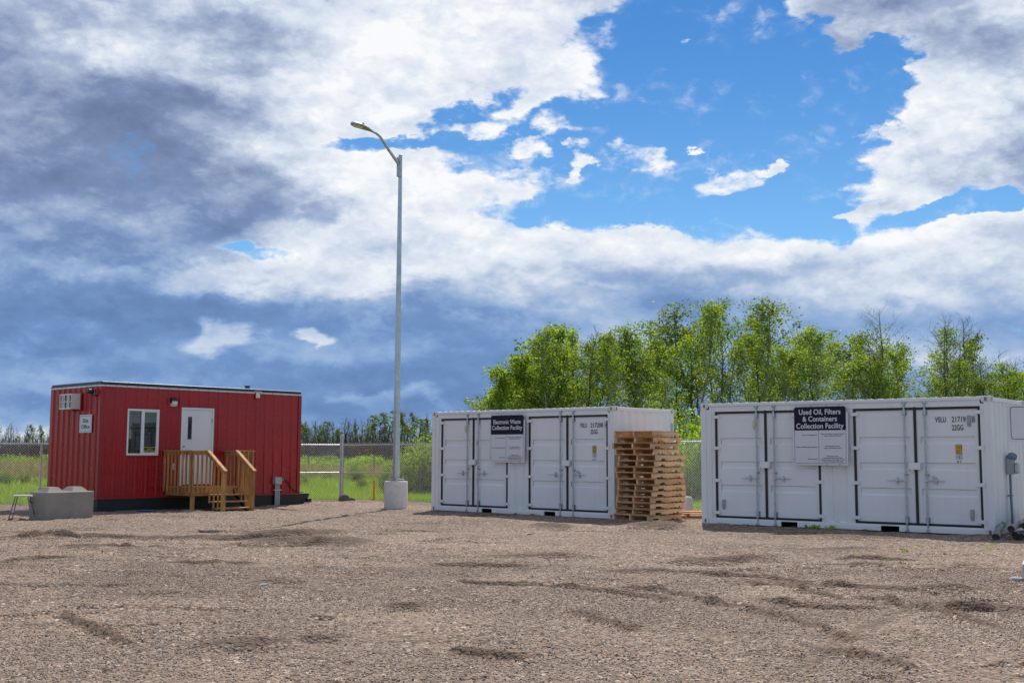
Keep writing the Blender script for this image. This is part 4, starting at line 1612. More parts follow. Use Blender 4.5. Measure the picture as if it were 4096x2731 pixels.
def container(x, y, th, z, label, digits, vents):
    c = thing('shipping_container', (x, y, z), th, label, 'shipping container')
    W_ = M['white']
    # posts
    for px, sx in ((0, 1), (CL, -1)):
        mb = MB()
        mb.box(px, .0, .118, px + sx * .125, .06, CH - .118)
        mb.box(px + sx * .125, .018, .10, px + sx * (.20 if sx < 0 else .25), .07, CH - .14)
        if sx > 0:
            mb.box(.25, .032, .13, .336, .07, CH - .17)
        mb.box(px, .06, .118, px + sx * .055, .165, CH - .118)
        mb.build('corner_post', W_, c)
        mb = MB()
        mb.box(px, CW - .15, .118, px + sx * .06, CW, CH - .118)
        mb.build('corner_post', W_, c)
    # castings with oval holes
    for px, sx in ((0, 1), (CL, -1)):
        for py, sy in ((0, 1), (CW, -1)):
            for pz, sz in ((0, 1), (CH, -1)):
                mb = MB()
                e = .003
                mb.box(px - sx * e, py - sy * e, pz, px + sx * .172, py + sy * .160, pz + sz * .118, bev=.006)
                cs = mb.build('corner_casting', M['casting'], c)
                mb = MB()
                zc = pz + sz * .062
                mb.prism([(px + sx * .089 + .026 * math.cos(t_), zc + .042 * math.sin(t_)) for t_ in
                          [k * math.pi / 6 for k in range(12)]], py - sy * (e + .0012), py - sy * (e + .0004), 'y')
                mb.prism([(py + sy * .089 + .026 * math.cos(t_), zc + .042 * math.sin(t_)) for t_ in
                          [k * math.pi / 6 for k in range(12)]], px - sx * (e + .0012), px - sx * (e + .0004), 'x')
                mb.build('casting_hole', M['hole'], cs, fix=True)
    # rails
    mb = MB()
    mb.box(.175, .0, CH - .075, CL - .175, .07, CH - .012, bev=.004)
    mb.box(.2, .022, 2.403, CL - .2, .06, CH - .076)
    mb.build('top_rail', W_, c)
    for px in (0.004, CL - .064):
        mb = MB()
        mb.box(px, .165, CH - .095, px + .06, CW - .16, CH - .018, bev=.004)
        mb.build('top_rail', W_, c)
        mb = MB()
        mb.box(px, .165, .012, px + .06, CW - .16, .15)
        mb.build('bottom_rail', W_, c)
    mb = MB()
    mb.box(.17, CW - .06, CH - .095, CL - .17, CW - .003, CH - .018)
    mb.build('back_rail', W_, c)
    mb = MB()
    mb.box(.17, CW - .06, .012, CL - .17, CW - .003, .15)
    mb.build('back_rail', W_, c)
    mb = MB()                                     # front sill with two fork pockets
    pk = ((1.83, 2.19), (3.92, 4.28))
    xs = [.175, pk[0][0], pk[0][1], pk[1][0], pk[1][1], CL - .175]
    for k in (0, 2, 4):
        mb.box(xs[k], .004, .008, xs[k + 1], .05, .105)
    mb.box(.26, .02, .105, CL - .21, .06, .134)
    for u in (.9, 2.74, 3.35, 5.2):
        mb.box(u, .0005, .022, u + .5, .0039, .088)
    sill = mb.build('sill', W_, c)
    for p0, p1 in pk:
        mb = MB()
        mb.add([(p0, .30, .006), (p1, .30, .006), (p1, .30, .112), (p0, .30, .112)], [(0, 1, 2, 3)])
        mb.add([(p0, .05, .112), (p1, .05, .112), (p1, .30, .112), (p0, .30, .112)], [(0, 1, 2, 3)])
        mb.add([(p0, .02, .006), (p0, .30, .006), (p0, .30, .112), (p0, .02, .112)], [(0, 1, 2, 3)])
        mb.add([(p1, .02, .006), (p1, .30, .006), (p1, .30, .112), (p1, .02, .112)], [(3, 2, 1, 0)])
        mb.build('fork_pocket', M['dark'], c)
    # roof with ribs running across
    L0 = CL - .14
    P = [(0, 0)]
    s = .06
    while s + .21 < L0:
        P += [(s, 0), (s + .03, .020), (s + .10, .020), (s + .13, 0)]
        s += .209
    P.append((L0, 0))
    mb = sheet(P, .02, CW - .02, lambda s_, o, a: (s_ + .07, a, CH - .022 + o))
    # closed rib ends
    for i in range(1, len(P) - 4, 4):
        for yy in (.02, CW - .02):
            mb.add([(P[i][0] + .07, yy, CH - .022), (P[i + 3][0] + .07, yy, CH - .022),
                    (P[i + 2][0] + .07, yy, CH - .002), (P[i + 1][0] + .07, yy, CH - .002)], [(0, 1, 2, 3)])
    mb.build('roof', W_, c)
    # ends and back
    Pe = corrug(CW - .3, .28, .042)
    sheet(Pe, .15, CH - .095, lambda s_, o, a: (.012 + o, CW - .15 - s_, a)).build('end_wall', W_, c)
    sheet(Pe, .15, CH - .095, lambda s_, o, a: (CL - .012 - o, .15 + s_, a)).build('end_wall', W_, c)
    Pb = corrug(CL - .12, .278, .036)
    sheet(Pb, .15, CH - .095, lambda s_, o, a: (CL - .06 - s_, CW - .012 - o, a)).build('back_wall', W_, c)
    # middle panel between the two door pairs
    Pm = [(0, 0), (.08, 0), (.13, .03), (.22, .03), (.27, 0), (.36, 0), (.41, .03), (.50, .03), (.55, 0), (.70, 0)]
    mb = sheet(Pm, .138, 2.403, lambda s_, o, a: (2.71 + s_, .03 + o, a))
    mb.build('middle_panel', W_, c)
    mb = MB()
    mb.box(.15, .12, .16, CL - .08, .13, CH - .1)
    mb.build('inner_wall', M['dark'], c)
    vv = vents
    door_leaf(c, .335, 1.51, -1, vents=vv[0])
    door_leaf(c, 1.51, 2.71, 1, vents=vv[1])
    door_leaf(c, 3.41, 4.635, -1, vents=vv[2])
    door_leaf(c, 4.635, 5.86, 1, digits=digits, vents=vv[3], seized=True)
    for u in (1.49, 4.61):                       # lock boxes
        mb = MB()
        mb.box(u - .10, -.03, 1.20, u + .115, .03, 1.335, bev=.006)
        mb.box(u - .115, .0, 1.19, u - .101, .04, 1.35)
        mb.box(u - .075, -.01, 1.165, u - .01, .03, 1.20)
        mb.tube([(u + .115, .0, 1.30), (u + .135, .0, 1.29), (u + .132, .0, 1.255), (u + .116, .0, 1.25)], .008, 6)
        mb.build('lock_box', M['white_door'], c, fix=True)
    return c


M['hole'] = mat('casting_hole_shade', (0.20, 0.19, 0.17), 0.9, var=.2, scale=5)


def code(serial, check, u_last, boxed_u):
    def f(d, yf):
        y = yf - .0015
        text_obj('VSLU', d, 5.015, 2.11, .105, .21, 'L', y=y, bold=.012)
        text_obj(serial, d, 5.33, 2.11, .105, u_last - 5.33, 'L', y=y, bold=.012)
        text_obj(check, d, boxed_u, 2.11, .10, .042, 'C', y=y)
        mb = MB()
        ring(mb, [(boxed_u - .03, 2.222), (boxed_u - .03, 2.098), (boxed_u + .03, 2.098), (boxed_u + .03, 2.222)],
             [(boxed_u - .025, 2.217), (boxed_u - .025, 2.103), (boxed_u + .025, 2.103), (boxed_u + .025, 2.217)], y)
        mb.build('check_box', M['ink'], d)
        text_obj('22GG', d, 5.33, 1.955, .105, .21, 'L', y=y, bold=.012)
        # height sticker
        mb = MB()
        mb.prism(round_rect(5.385, 1.515, 5.50, 1.685, .012, 3), y - .001, y + .0005, 'y')
        mb.build('sticker_edge', M['ink'], d, fix=True)
        mb = MB()
        mb.prism(round_rect(5.392, 1.522, 5.493, 1.678, .010, 3), y - .002, y - .0012, 'y')
        mb.build('height_sticker', M['yellow'], d, fix=True)
        text_obj('2,6m', d, 5.4425, 1.612, .05, .086, 'C', y=y - .003)
        text_obj("8'6\"", d, 5.4425, 1.537, .05, .066, 'C', y=y - .003)
        mb = MB()
        for u0, u1 in ((5.385, 5.4425), (5.4405, 5.50)):
            ring(mb, [(u0, 1.505), (u0, 1.410), (u1, 1.410), (u1, 1.505)],
                 [(u0 + .005, 1.500), (u0 + .005, 1.415), (u1 - .005, 1.415), (u1 - .005, 1.500)], y - .0001 * (u0 > 5.4))
        mb.build('tank_box', M['ink'], d)
        text_obj('i', d, 5.414, 1.43, .055, None, 'C', y=y)
        text_obj('C', d, 5.471, 1.43, .055, .042, 'C', y=y)
        text_obj('8', d, 5.418, 1.335, .045, .03, 'C', y=y)
        text_obj('7', d, 5.468, 1.335, .045, .03, 'C', y=y)
    return f


AX, AY, ATH = -2.1213, 30.4354, -.7368
BX, BY, BTH = 4.1312, 24.9553, -.6552
cA = container(AX, AY, ATH, 0, 'white side door shipping container of the electronic waste sign, left of the pallets',
               code('217208', '4', 5.70, 5.777), [[(1.245, 2.12, 'beige_plastic')], [], [], []])
cB = container(BX, BY, BTH, 0, 'white side door shipping container of the used oil sign, at the right edge',
               code('21719', '8', 5.585, 5.73), [[(1.262, 2.115, 'beige_plastic'), (.515, .42, 'grey_plastic')], [], [],
                                                 [(5.648, 2.13, 'grey_plastic'), (5.652, .37, 'grey_plastic')]])
# side-wall markings on the first container, above the pallets
e = bpy.data.objects.new('end_marking', None)
COL.objects.link(e)
mb = MB()
mb.box(CL - .006, 2.30, 1.75, CL + .004, 2.39, 2.25)
pl_ = mb.build('perforated_strip', M['galv'], cA)
bpy.data.objects.remove(e)
for s_, yy in (('2', 1.50), ('V', 1.80)):
    t_ = text_obj(s_, cA, 0, 0, .12, .07, 'C', y=0)
    t_.rotation_euler = (0, 0, R(90))
    t_.location = (CL - .009, yy, 1.88)

# power box and conduit on the end wall of the right container
mb = MB()
mb.box(CL + .0, .93, 1.12, CL + .13, 1.06, 1.42, bev=.01)
pb_ = mb.build('power_box', M['grey_plastic'], cB)
mb = MB()
mb.box(CL + .13, .95, 1.14, CL + .22, 1.045, 1.34, bev=.02)
mb.build('outlet_cover', M['galv'], pb_)
mb = MB()
pts = []
for k in range(9):
    for j in range(7):
        a = k / 8 * math.pi * 2
        rr = .085 * math.sin(math.pi * (j + .4) / 7.2) + .012 * rng.random()
        pts.append((CL + .09 + rr * math.cos(a) * 1.1, .99 + rr * math.sin(a), 1.36 + j * .028 + .01 * rng.random()))
fs = [(k * 7 + j, (k + 1) * 7 + j, (k + 1) * 7 + j + 1, k * 7 + j + 1) for k in range(8) for j in range(6)]
mb.add(pts, fs)
mb.build('plastic_wrap', M['blue_grey'], pb_)
mb = MB()
mb.tube([(CL + .05, .99, 1.13), (CL + .05, .99, .7), (CL + .06, .98, .35), (CL + .06, .96, -.05)], .024, 10)
mb.box(CL + .0, .95, .70, CL + .08, 1.03, .73)
mb.build('conduit', M['blue_grey'], pb_)


# ------------------------------------------------------------------ big facility signs
def facility_sign(x, y, th, u0, z0, w, h, lines, heights, split, label, warp):
    c, s = math.cos(th), math.sin(th)
    t = thing('facility_sign', (x + u0 * c + .062 * s, y + u0 * s - .062 * c, z0), th, label, 'sign')

    def bend(px, pz):
        """the plate curls a little away from the container at its lower right"""
        fx, fz = px / w, 1 - pz / h
        return -warp * (fx * fz) ** 1.5 - .006 * math.sin(3 * fx) * (1 - fz)

    def curl(o, drop=0.0):
        n_ = len(o.data.vertices)
        a = np.empty(n_ * 3, 'f')
        o.data.vertices.foreach_get('co', a)
        a = a.reshape(-1, 3)
        for v in a:
            v[1] += bend(v[0], v[2])
        o.data.vertices.foreach_set('co', a.ravel())
        o.data.update()
        return o

    def plate(x0, zz0, x1, zz1, r, yy, nm, m, nx=10):
        mb = MB()
        N = 8
        for i in range(N):
            for j in range(N):
                xa, xb = x0 + (x1 - x0) * i / N, x0 + (x1 - x0) * (i + 1) / N
                za, zb = zz0 + (zz1 - zz0) * j / N, zz0 + (zz1 - zz0) * (j + 1) / N
                mb.add([(xa, yy, za), (xb, yy, za), (xb, yy, zb), (xa, yy, zb)], [(0, 1, 2, 3)])
        return mb, nm, m
    mb = MB()
    N = 8
    for yy in (0, -.004):
        for i in range(N):
            for j in range(N):
                xa, xb, za, zb = w * i / N, w * (i + 1) / N, h * j / N, h * (j + 1) / N
                mb.add([(xa, yy, za), (xb, yy, za), (xb, yy, zb), (xa, yy, zb)], [(0, 1, 2, 3)])
    for i in range(N):
        xa, xb, za, zb = w * i / N, w * (i + 1) / N, h * i / N, h * (i + 1) / N
        for zz in (0, h):
            mb.add([(xa, 0, zz), (xb, 0, zz), (xb, -.004, zz), (xa, -.004, zz)], [(0, 1, 2, 3)])
        for xx in (0, w):
            mb.add([(xx, 0, za), (xx, 0, zb), (xx, -.004, zb), (xx, -.004, za)], [(0, 1, 2, 3)])
    curl(mb.build('plate', M['sign_white'], t))
    ix0, ix1, iz0, iz1 = w * .035, w * .965, h * .03, h * .972
    zs = h * (1 - split)
    # dark header with rounded top corners, in columns so that it follows the curl
    mb = MB()
    N = 24
    r_ = .035
    for i in range(N):
        xa, xb = ix0 + (ix1 - ix0) * i / N, ix0 + (ix1 - ix0) * (i + 1) / N

        def top(xx):
            dl = min(xx - ix0, ix1 - xx)
            return iz1 if dl >= r_ else iz1 - r_ + math.sqrt(max(0, r_ * r_ - (r_ - dl) ** 2))
        K = 5
        for k in range(K):
            f0, f1 = k / K, (k + 1) / K
            mb.add([(xa, -.006, zs + (top(xa) - zs) * f0), (xb, -.006, zs + (top(xb) - zs) * f0),
                    (xb, -.006, zs + (top(xb) - zs) * f1), (xa, -.006, zs + (top(xa) - zs) * f1)], [(0, 1, 2, 3)])
    curl(mb.build('header', M['navy'], t))
    mb = MB()
    lw = .006
    O = round_rect(ix0, iz0, ix1, iz1, r_, 6)
    I = round_rect(ix0 + lw, iz0 + lw, ix1 - lw, iz1 - lw, r_ - lw, 6)

    def dens(P):
        out = []
        for (a, b), (c_, d) in zip(P, P[1:] + P[:1]):
            for k in range(6):
                out.append((a + (c_ - a) * k / 6, b + (d - b) * k / 6))
        return out
    ring(mb, dens(O), dens(I), -.0056)
    dxx = w * .475
    for k in range(8):
        za, zb = iz0 + (zs - iz0) * k / 8, iz0 + (zs - iz0) * (k + 1) / 8
        mb.add([(dxx, -.0056, za), (dxx + lw, -.0056, za), (dxx + lw, -.0056, zb), (dxx, -.0056, zb)], [(0, 1, 2, 3)])
    curl(mb.build('border', M['ink'], t))
    for (s_, wd), zc in zip(lines, heights):
        curl(text_obj(s_, t, w * .5, h * (1 - zc), .108, wd * w, 'C', m=M['letter'], y=-.0085, bold=.016))
    small = [('Hours of Operation', .445, .505, 'R', .27), ('Types of Materials Accepted', .45, .705, 'R', .39),
             ('Instructions', .452, .905, 'R', .17), ('Same as Waste Transfer Station', .725, .490, 'C', .41),
             ('Unless Otherwise Noted', .725, .520, 'C', .31), ('As Described Above', .725, .692, 'C', .26),
             ('Unless Otherwise Noted', .725, .722, 'C', .31), ('Restricted Area', .725, .855, 'C', .20),
             ('Authorized Personnel Only', .725, .885, 'C', .35), ('Operator Must be Present for All', .725, .915, 'C', .42),
             ('Collection Facility Disposals', .725, .945, 'C', .37)]
    for s_, fx, fz, al, wd in small:
        curl(text_obj(s_, t, w * fx, h * (1 - fz), .023, wd * w, al, y=-.0078, bold=.015))
    mb = MB()
    for px, pz in ((.07, .985), (.35, .985), (.62, .988), (.85, .988), (.62, .012), (.85, .012), (.01, .8), (.012, .1)):
        mb.box(w * px - .008, -.010, h * pz - .008, w * px + .008, -.0045, h * pz + .008)
    curl(mb.build('screw', M['black'], t))
    return t


facility_sign(AX, AY, ATH, 2.175, 1.272, 1.19, 1.205, [('Electronic Waste', .78), ('Collection Facility', .86)], (.205, .325), .425,
              'white and navy sign reading Electronic Waste Collection Facility', .02)
facility_sign(BX, BY, BTH, 2.155, 1.270, 1.185, 1.22, [('Used Oil, Filters', .75), ('& Containers', .62),
                                                       ('Collection Facility', .855)], (.155, .27, .388), .42,
              'white and navy sign reading Used Oil, Filters and Containers Collection Facility', .045)


# ------------------------------------------------------------------ pallets (local: x across the stringers 1.016, y along them 1.219)
PW, PL, PH = 1.016, 1.219, .1325


def stringer_mesh(seed):
    r = random.Random(seed)
    t0, t1 = .018, .1145
    prof = [(-PL / 2, t0), (-PL / 2 + .155, t0), (-PL / 2 + .165, t0 + .038), (-PL / 2 + .375, t0 + .038),
            (-PL / 2 + .385, t0), (PL / 2 - .385, t0), (PL / 2 - .375, t0 + .038), (PL / 2 - .165, t0 + .038),
            (PL / 2 - .155, t0), (PL / 2, t0), (PL / 2, t1), (-PL / 2, t1)]
    mb = MB()
    # convex pieces: end blocks, bridges above the notches, centre
    xs = [-.5 * PL, -PL / 2 + .16, -PL / 2 + .38, PL / 2 - .38, PL / 2 - .16, .5 * PL]
    n = len(prof)
    vs = [(-.019, a, b) for a, b in prof] + [(.019, a, b) for a, b in prof]
    fs = [(i, (i + 1) % n, n + (i + 1) % n, n + i) for i in range(n)]
    mb.add(vs, fs)
    for x, o in ((-.019, 0), (.019, n)):
        for q in ((0, 1, 2, 11), (2, 3, 6, 7, 10, 11), (3, 4, 5, 6), (7, 8, 9, 10)):
            mb.add([vs[o + i] for i in q], [tuple(range(len(q)))])
    me = mb.mesh('stringer', M['pallet_s'])
    bm = bmesh.new()
    bm.from_mesh(me)
    bmesh.ops.remove_doubles(bm, verts=bm.verts, dist=1e-5)
    bmesh.ops.recalc_face_normals(bm, faces=bm.faces)
    bm.to_mesh(me)
    bm.free()
    return me


STRG = stringer_mesh(1)


def board_mesh(w, i):
    mb = MB()
    r = random.Random(i)
    L = PW / 2
    e = [r.uniform(-.004, .004) for _ in range(4)]
    z = [r.uniform(-.0012, .0012) for _ in range(4)]
    vs = []
    for zz in (-.0078, .0078):
        vs += [(-L + e[0], -w / 2, zz + z[0]), (L + e[1], -w / 2, zz + z[1]), (L + e[2], w / 2, zz + z[2]), (-L + e[3], w / 2, zz + z[3])]
    mb.add(vs, [(3, 2, 1, 0), (4, 5, 6, 7), (0, 1, 5, 4), (1, 2, 6, 5), (2, 3, 7, 6), (3, 0, 4, 7)])
    return mb.mesh('deck_board', M['pallet'])


BRD = [board_mesh(w, i) for i, w in enumerate((.135, .14, .088, .088, .092, .085))]


def pallet(x, y, z, rz, seed, label):
    r = random.Random(seed)
    if z > .1:
        x, y, rz = x + r.gauss(0, .018), y + r.gauss(0, .02), rz + r.gauss(0, .02)
    p = thing('pallet', (x, y, z), rz, label, 'pallet', 'wooden pallets piled between the two containers')
    for sx in (-PW / 2 + .021, 0 + r.uniform(-.02, .02), PW / 2 - .021):
        link('stringer', STRG, p, (sx, 0, 0))
    tops = [-.541, -.385, -.235, -.08, .075, .23, .385, .541]
    for i, ty in enumerate(tops):
        me = BRD[0] if i in (0, 7) else BRD[2 + r.randrange(4)]
        link('deck_board', me, p, (r.uniform(-.004, .004), ty + (0 if i in (0, 7) else r.uniform(-.012, .012)), .1225),
             (0, 0, r.gauss(0, .006)))
    for i, ty in enumerate((-.541, -.08, 0.02, .541, .12)):
        me = BRD[1] if i in (0, 3) else BRD[2 + r.randrange(4)]
        if i == 4:
            continue
        link('deck_board', me, p, (r.uniform(-.006, .006), ty, .0098), (0, 0, r.gauss(0, .005)))
    return p


STACK = [(3.08, 45.0), (3.12, 45.0), (3.13, 45.5), (3.14, 45.5), (3.14, 44.5), (3.17, 43.5), (3.18, 42.0), (3.15, 44.0),
         (3.08, 37.0), (3.18, 39.0), (3.17, 39.5), (3.08, 35.5), (3.07, 35.0), (3.08, 36.5), (3.08, 35.0)]
ORD = ['bottom pallet of the tall stack, resting on the gravel', 'second pallet from the bottom of the tall stack',
       'third pallet from the bottom of the tall stack', 'fourth pallet from the bottom of the tall stack',
       'fifth pallet from the bottom of the tall stack', 'sixth pallet from the bottom of the tall stack',
       'seventh pallet from the bottom of the tall stack', 'middle pallet of the tall stack, eighth from the top',
       'seventh pallet from the top of the tall stack, set back to the left', 'sixth pallet from the top of the tall stack, pushed right',
       'fifth pallet from the top of the tall stack, pushed right', 'fourth pallet from the top of the tall stack',
       'third pallet from the top of the tall stack', 'second pallet from the top of the tall stack',
       'topmost pallet of the tall stack beside the container']
for i, (px, a) in enumerate(STACK):
    pallet(px, 26.05, .012 + i * PH, -R(a), 100 + i, ORD[i])
pallet(4.12, 26.95, .012, -R(12), 300, 'single low pallet lying in the gap between stack and right container')
mb = MB()
mb.box(-.02, -.06, 0, .9, .08, .022)
o = mb.build('loose_board', M['pallet'], loc=(3.86, 26.72, .148), rot=(0, 0, R(4)))
tag(o, 'loose pale board lying on the single low pallet', 'board')
mb = MB()
mb.box(-.02, -.06, 0, .7, .08, .022)
o = mb.build('loose_board', M['pallet'], loc=(4.02, 26.98, .148), rot=(0, 0, R(-9)))
tag(o, 'second loose board behind the first on the low pallet', 'board')
mb = MB()
mb.lathe([(.14, -.05), (.14, .36), (.12, .42), (.05, .44)], 14)
o = mb.build('white_stub_post', M['white_concrete'], loc=(4.42, 28.9, 0))
tag(o, 'short white stub post on the gravel in the gap behind the pallets', 'bollard')

# ------------------------------------------------------------------ street lamp
LX, LY = -3.19, 31.7
lb = thing('street_lamp', (LX, LY, 0), R(55), 'tall galvanised street lamp with a curved arm on a round concrete base', 'street lamp')
mb = MB()
mb.lathe([(.325, -.1), (.325, .705), (.318, .72), (.31, .725)], 40)
mb.build('concrete_base', M['pale_concrete'], lb)
mb = MB()
mb.box(-.17, -.17, .765, .17, .17, .79, bev=.004)
mb.build('base_plate', M['galv'], lb)
for sx in (-1, 1):
    for sy in (-1, 1):
        mb = MB()
        mb.tube([(sx * .135, sy * .135, .72), (sx * .135, sy * .135, .87)], .013, 6)
        mb.tube([(sx * .135, sy * .135, .79), (sx * .135, sy * .135, .82)], .026, 6)
        mb.tube([(sx * .135, sy * .135, .735), (sx * .135, sy * .135, .764)], .026, 6)
        mb.build('anchor_bolt', M['zinc'], lb)
mb = MB()
mb.box(-.235, -.05, .725, -.20, -.02, .80)
mb.build('conduit_stub', M['grey_plastic'], lb)
M['pole'] = mat('galvanised_pole', (0.50, 0.54, 0.57), 0.34, 0.75, var=0.10, scale=5, dirt=(0.30, 0.31, 0.33), dirt_amt=0.5,
                dirt_scale=6)
mb = MB()
mb.tube([(0, 0, .79), (0, 0, 4.5), (0, 0, 9.90)], [.105, .084, .052], 8, smooth=False)
pole = mb.build('pole', M['pole'], lb)
mb = MB()
mb.lathe([(.058, 9.895), (.058, 9.915), (.03, 9.925)], 12)
mb.build('cap', M['galv'], pole)
mb = MB()
mb.box(-.125, -.03, 1.0, -.099, .03, 1.17, bev=.004)
mb.build('hand_hole_cover', M['galv'], pole)
mb = MB()
mb.box(-.085, -.07, 9.28, -.045, .07, 9.85, bev=.005)
for z in (9.36, 9.76):
    mb.tube([(-.10, 0, z), (-.06, 0, z)], .018, 6)
mb.build('bracket', M['galv'], lb)
mb = MB()
P = []
for k in range(15):
    t = k / 14
    x = -.07 - 1.03 * t
    z = 9.50 + 1.10 * math.sin(min(1, t * 1.02) * math.pi / 2) ** 1.05 * (1 - .0 * t)
    P.append((x, 0, z))
# straight lower part, curving over into the lamp
P = [(-.07, 0, 9.62), (-.14, 0, 9.69), (-.35, 0, 9.84), (-.55, 0, 9.985), (-.72, 0, 10.13), (-.88, 0, 10.25), (-1.05, 0, 10.305),
     (-1.25, 0, 10.325)]
mb.tube(P, [.045, .043, .041, .039, .037, .035, .033, .032], 12)
mb.build('arm', M['galv'], lb)
# lamp head: flat teardrop, tilted up a little
mb = MB()
prof = [(0, .035), (.08, .06), (.2, .10), (.35, .135), (.5, .16), (.62, .16), (.72, .13), (.79, .07), (.81, .02)]
T = Matrix.Translation((-1.22, 0, 10.325)) @ Matrix.Rotation(R(2), 4, 'Y')
top, bot, rim = [], [], []
K = 12
vs, fs = [], []
for i, (s, wd) in enumerate(prof):
    hgt = .035 + .02 * math.sin(math.pi * min(1, s / .81))
    for k in range(K):
        a = 2 * math.pi * k / K
        yy = wd * math.cos(a)
        zz = (hgt * 1.2 if math.sin(a) > 0 else .028) * math.sin(a)
        vs.append(T @ Vector((-s, yy, zz)))
for i in range(len(prof) - 1):
    for k in range(K):
        k2 = (k + 1) % K
        fs.append((i * K + k, i * K + k2, (i + 1) * K + k2, (i + 1) * K + k))
fs.append(tuple(range(K)))
fs.append(tuple(range(len(vs) - K, len(vs))))
mb.add(vs, fs, 0, True)
hd = mb.build('lamp_head', M['galv'], lb, fix=True)
mb = MB()
mb.prism([(-.58 + .17 * math.cos(a), .115 * math.sin(a)) for a in [k * math.pi / 8 for k in range(16)]], -.031, -.034, 'z')
mb.v = [tuple(T @ Vector(v)) for v in mb.v]
mb.build('lens', M['plastic'], hd, fix=True)
M['amber'] = mat('led_lens', (0.55, 0.36, 0.12), 0.3, var=.2, scale=20)
for cx_, cy_ in ((-.53, 0), (-.64, .05), (-.64, -.05)):
    mb = MB()
    mb.lathe([(.036, 0), (.030, .006), (.012, .010)], 12)
    mb.v = [tuple(T @ Vector((x + cx_, y + cy_, -.0345 - z))) for x, y, z in mb.v]
    mb.build('led', M['amber'], hd, fix=True)
mb = MB()
mb.lathe([(.032, .05), (.038, .06), (.038, .115), (.03, .125)], 12)
mb.v = [tuple(T @ Vector((x - .36, y, z))) for x, y, z in mb.v]
mb.build('photocell', M['blue_grey'], hd, fix=True)
mb = MB()
for x in (-.12, -.16):
    mb.box(x - .008, -.015, .04, x + .008, .015, .075, M=T)
mb.build('clamp_bolt', M['galv'], hd)

# ------------------------------------------------------------------ chain link fence
FH = 1.86


def fence_run(p0, p1, z0a, z0b, posts, label, brace=()):
    x0, y0 = p0
    x1, y1 = p1
    L = math.hypot(x1 - x0, y1 - y0)
    a = math.atan2(y1 - y0, x1 - x0)
    f = thing('chain_link_fence', (x0, y0, 0), a, label, 'fence', None)

    def zb(s):
        return z0a + (z0b - z0a) * s / L
    for s in posts:
        mb = MB()
        z = zb(s)
        mb.tube([(s, 0, z - .12), (s, 0, z + FH - .06)], .030, 10)
        mb.lathe([(.036, z + FH - .07), (.036, z + FH - .03), (.02, z + FH - .01)], 10, c=(s, 0))
        mb.build('post', M['galv'], f)
    mb = MB()
    mb.tube([(0, 0, zb(0) + FH - .035), (L, 0, zb(L) + FH - .035)], .021, 8)
    mb.build('top_rail', M['galv'], f)
    for s0, s1 in brace:
        mb = MB()
        mb.tube([(s0, 0, zb(s0) + .93), (s1, 0, zb(s1) + .93)], .021, 8)
        mb.build('brace_rail', M['galv'], f)
    mb = MB()
    mb.tube([(0, -.03, zb(0) + .05), (L, -.03, zb(L) + .05)], .0035, 4)
    mb.build('tension_wire', M['wire'], f)
    # mesh: two families of slanting wires, thin flat-sided
    vs, fs = [], []
    r = .0027
    st = .0707 * 1.04
    hh = FH - .05
    k = -hh
    lean = 1.0
    zz0 = .04

    def wire(sa, za, sb, zc):
        d = Vector((sb - sa, 0, zc - za)).normalized()
        nrm = Vector((-d.z, 0, d.x)) * r
        o = len(vs)
        for (s, z) in ((sa, za), (sb, zc)):
            b_ = zb(s)
            vs.append((s + nrm.x, -.034, z + b_ + nrm.z))
            vs.append((s - nrm.x, -.034, z + b_ - nrm.z))
            vs.append((s, -.034 + 1.7 * r, z + b_))
        fs.extend([(o, o + 1, o + 4, o + 3), (o + 1, o + 2, o + 5, o + 4), (o + 2, o, o + 3, o + 5)])
    s = -hh
    while s < L:
        sa, za, sb, zc = s, zz0, s + hh, zz0 + hh + .045
        if sa < 0:
            za += -sa * (zc - za) / (sb - sa)
            sa = 0
        if sb > L:
            zc = za + (zc - za) * (L - sa) / (sb - sa)
            sb = L
        if sb - sa > .02:
            wire(sa, za, sb, zc)
        sa, za, sb, zc = s + hh, zz0, s, zz0 + hh + .045
        if sb < 0:
            zc = za + (zc - za) * sa / (sa - sb)
            sb = 0
        if sa > L:
            za = zc - (zc - za) * (L - sb) / (sa - sb)
            sa = L
        if sa - sb > .02:
            wire(sa, za, sb, zc)
        s += st
    me = bpy.data.meshes.new('wire_mesh')
    me.from_pydata(vs, [], fs)
    me.materials.append(M['wire'])
    link('wire_mesh', me, f)
    return f


L1 = math.hypot(8.44, 4.5)
e1 = (-5.56 - 8.44 * 2.2, 37.5 - 4.5 * 2.2)
n1 = L1 * 2.2
fence_run(e1, (-5.56, 37.5), -.15, -.06, [n1 - 3.05 * k for k in range(1, 7)],
          'left run of the galvanised chain link fence, behind the red office', [(n1 - 3.05, n1)])
L2 = math.hypot(10.76, 5.5)
fence_run((-5.56, 37.5), (-5.56 + 10.76 * 2.1, 37.5 - 5.5 * 2.1), -.06, .12, [2.15, 5.2, 8.2, 11.2, 14.2, 17.2, 20.2],
          'right run of the galvanised chain link fence, behind the white containers', [(0, 2.15)])
cp = thing('fence_corner_post', (-5.56, 37.5, 0), 0, 'thick domed steel post where the two fence runs meet', 'post')
mb = MB()
mb.tube([(0, 0, -.2), (0, 0, 2.02)], .066, 14)
mb.build('post', M['galv'], cp)
mb = MB()
mb.lathe([(.072, 2.0), (.072, 2.05), (.062, 2.09), (.035, 2.115)], 14)
mb.build('dome_cap', M['galv'], cp)
mb = MB()
for z in (.3, .8, 1.3, 1.75):
    mb.lathe([(.071, z), (.071, z + .03)], 14)
mb.build('tension_band', M['zinc'], cp)
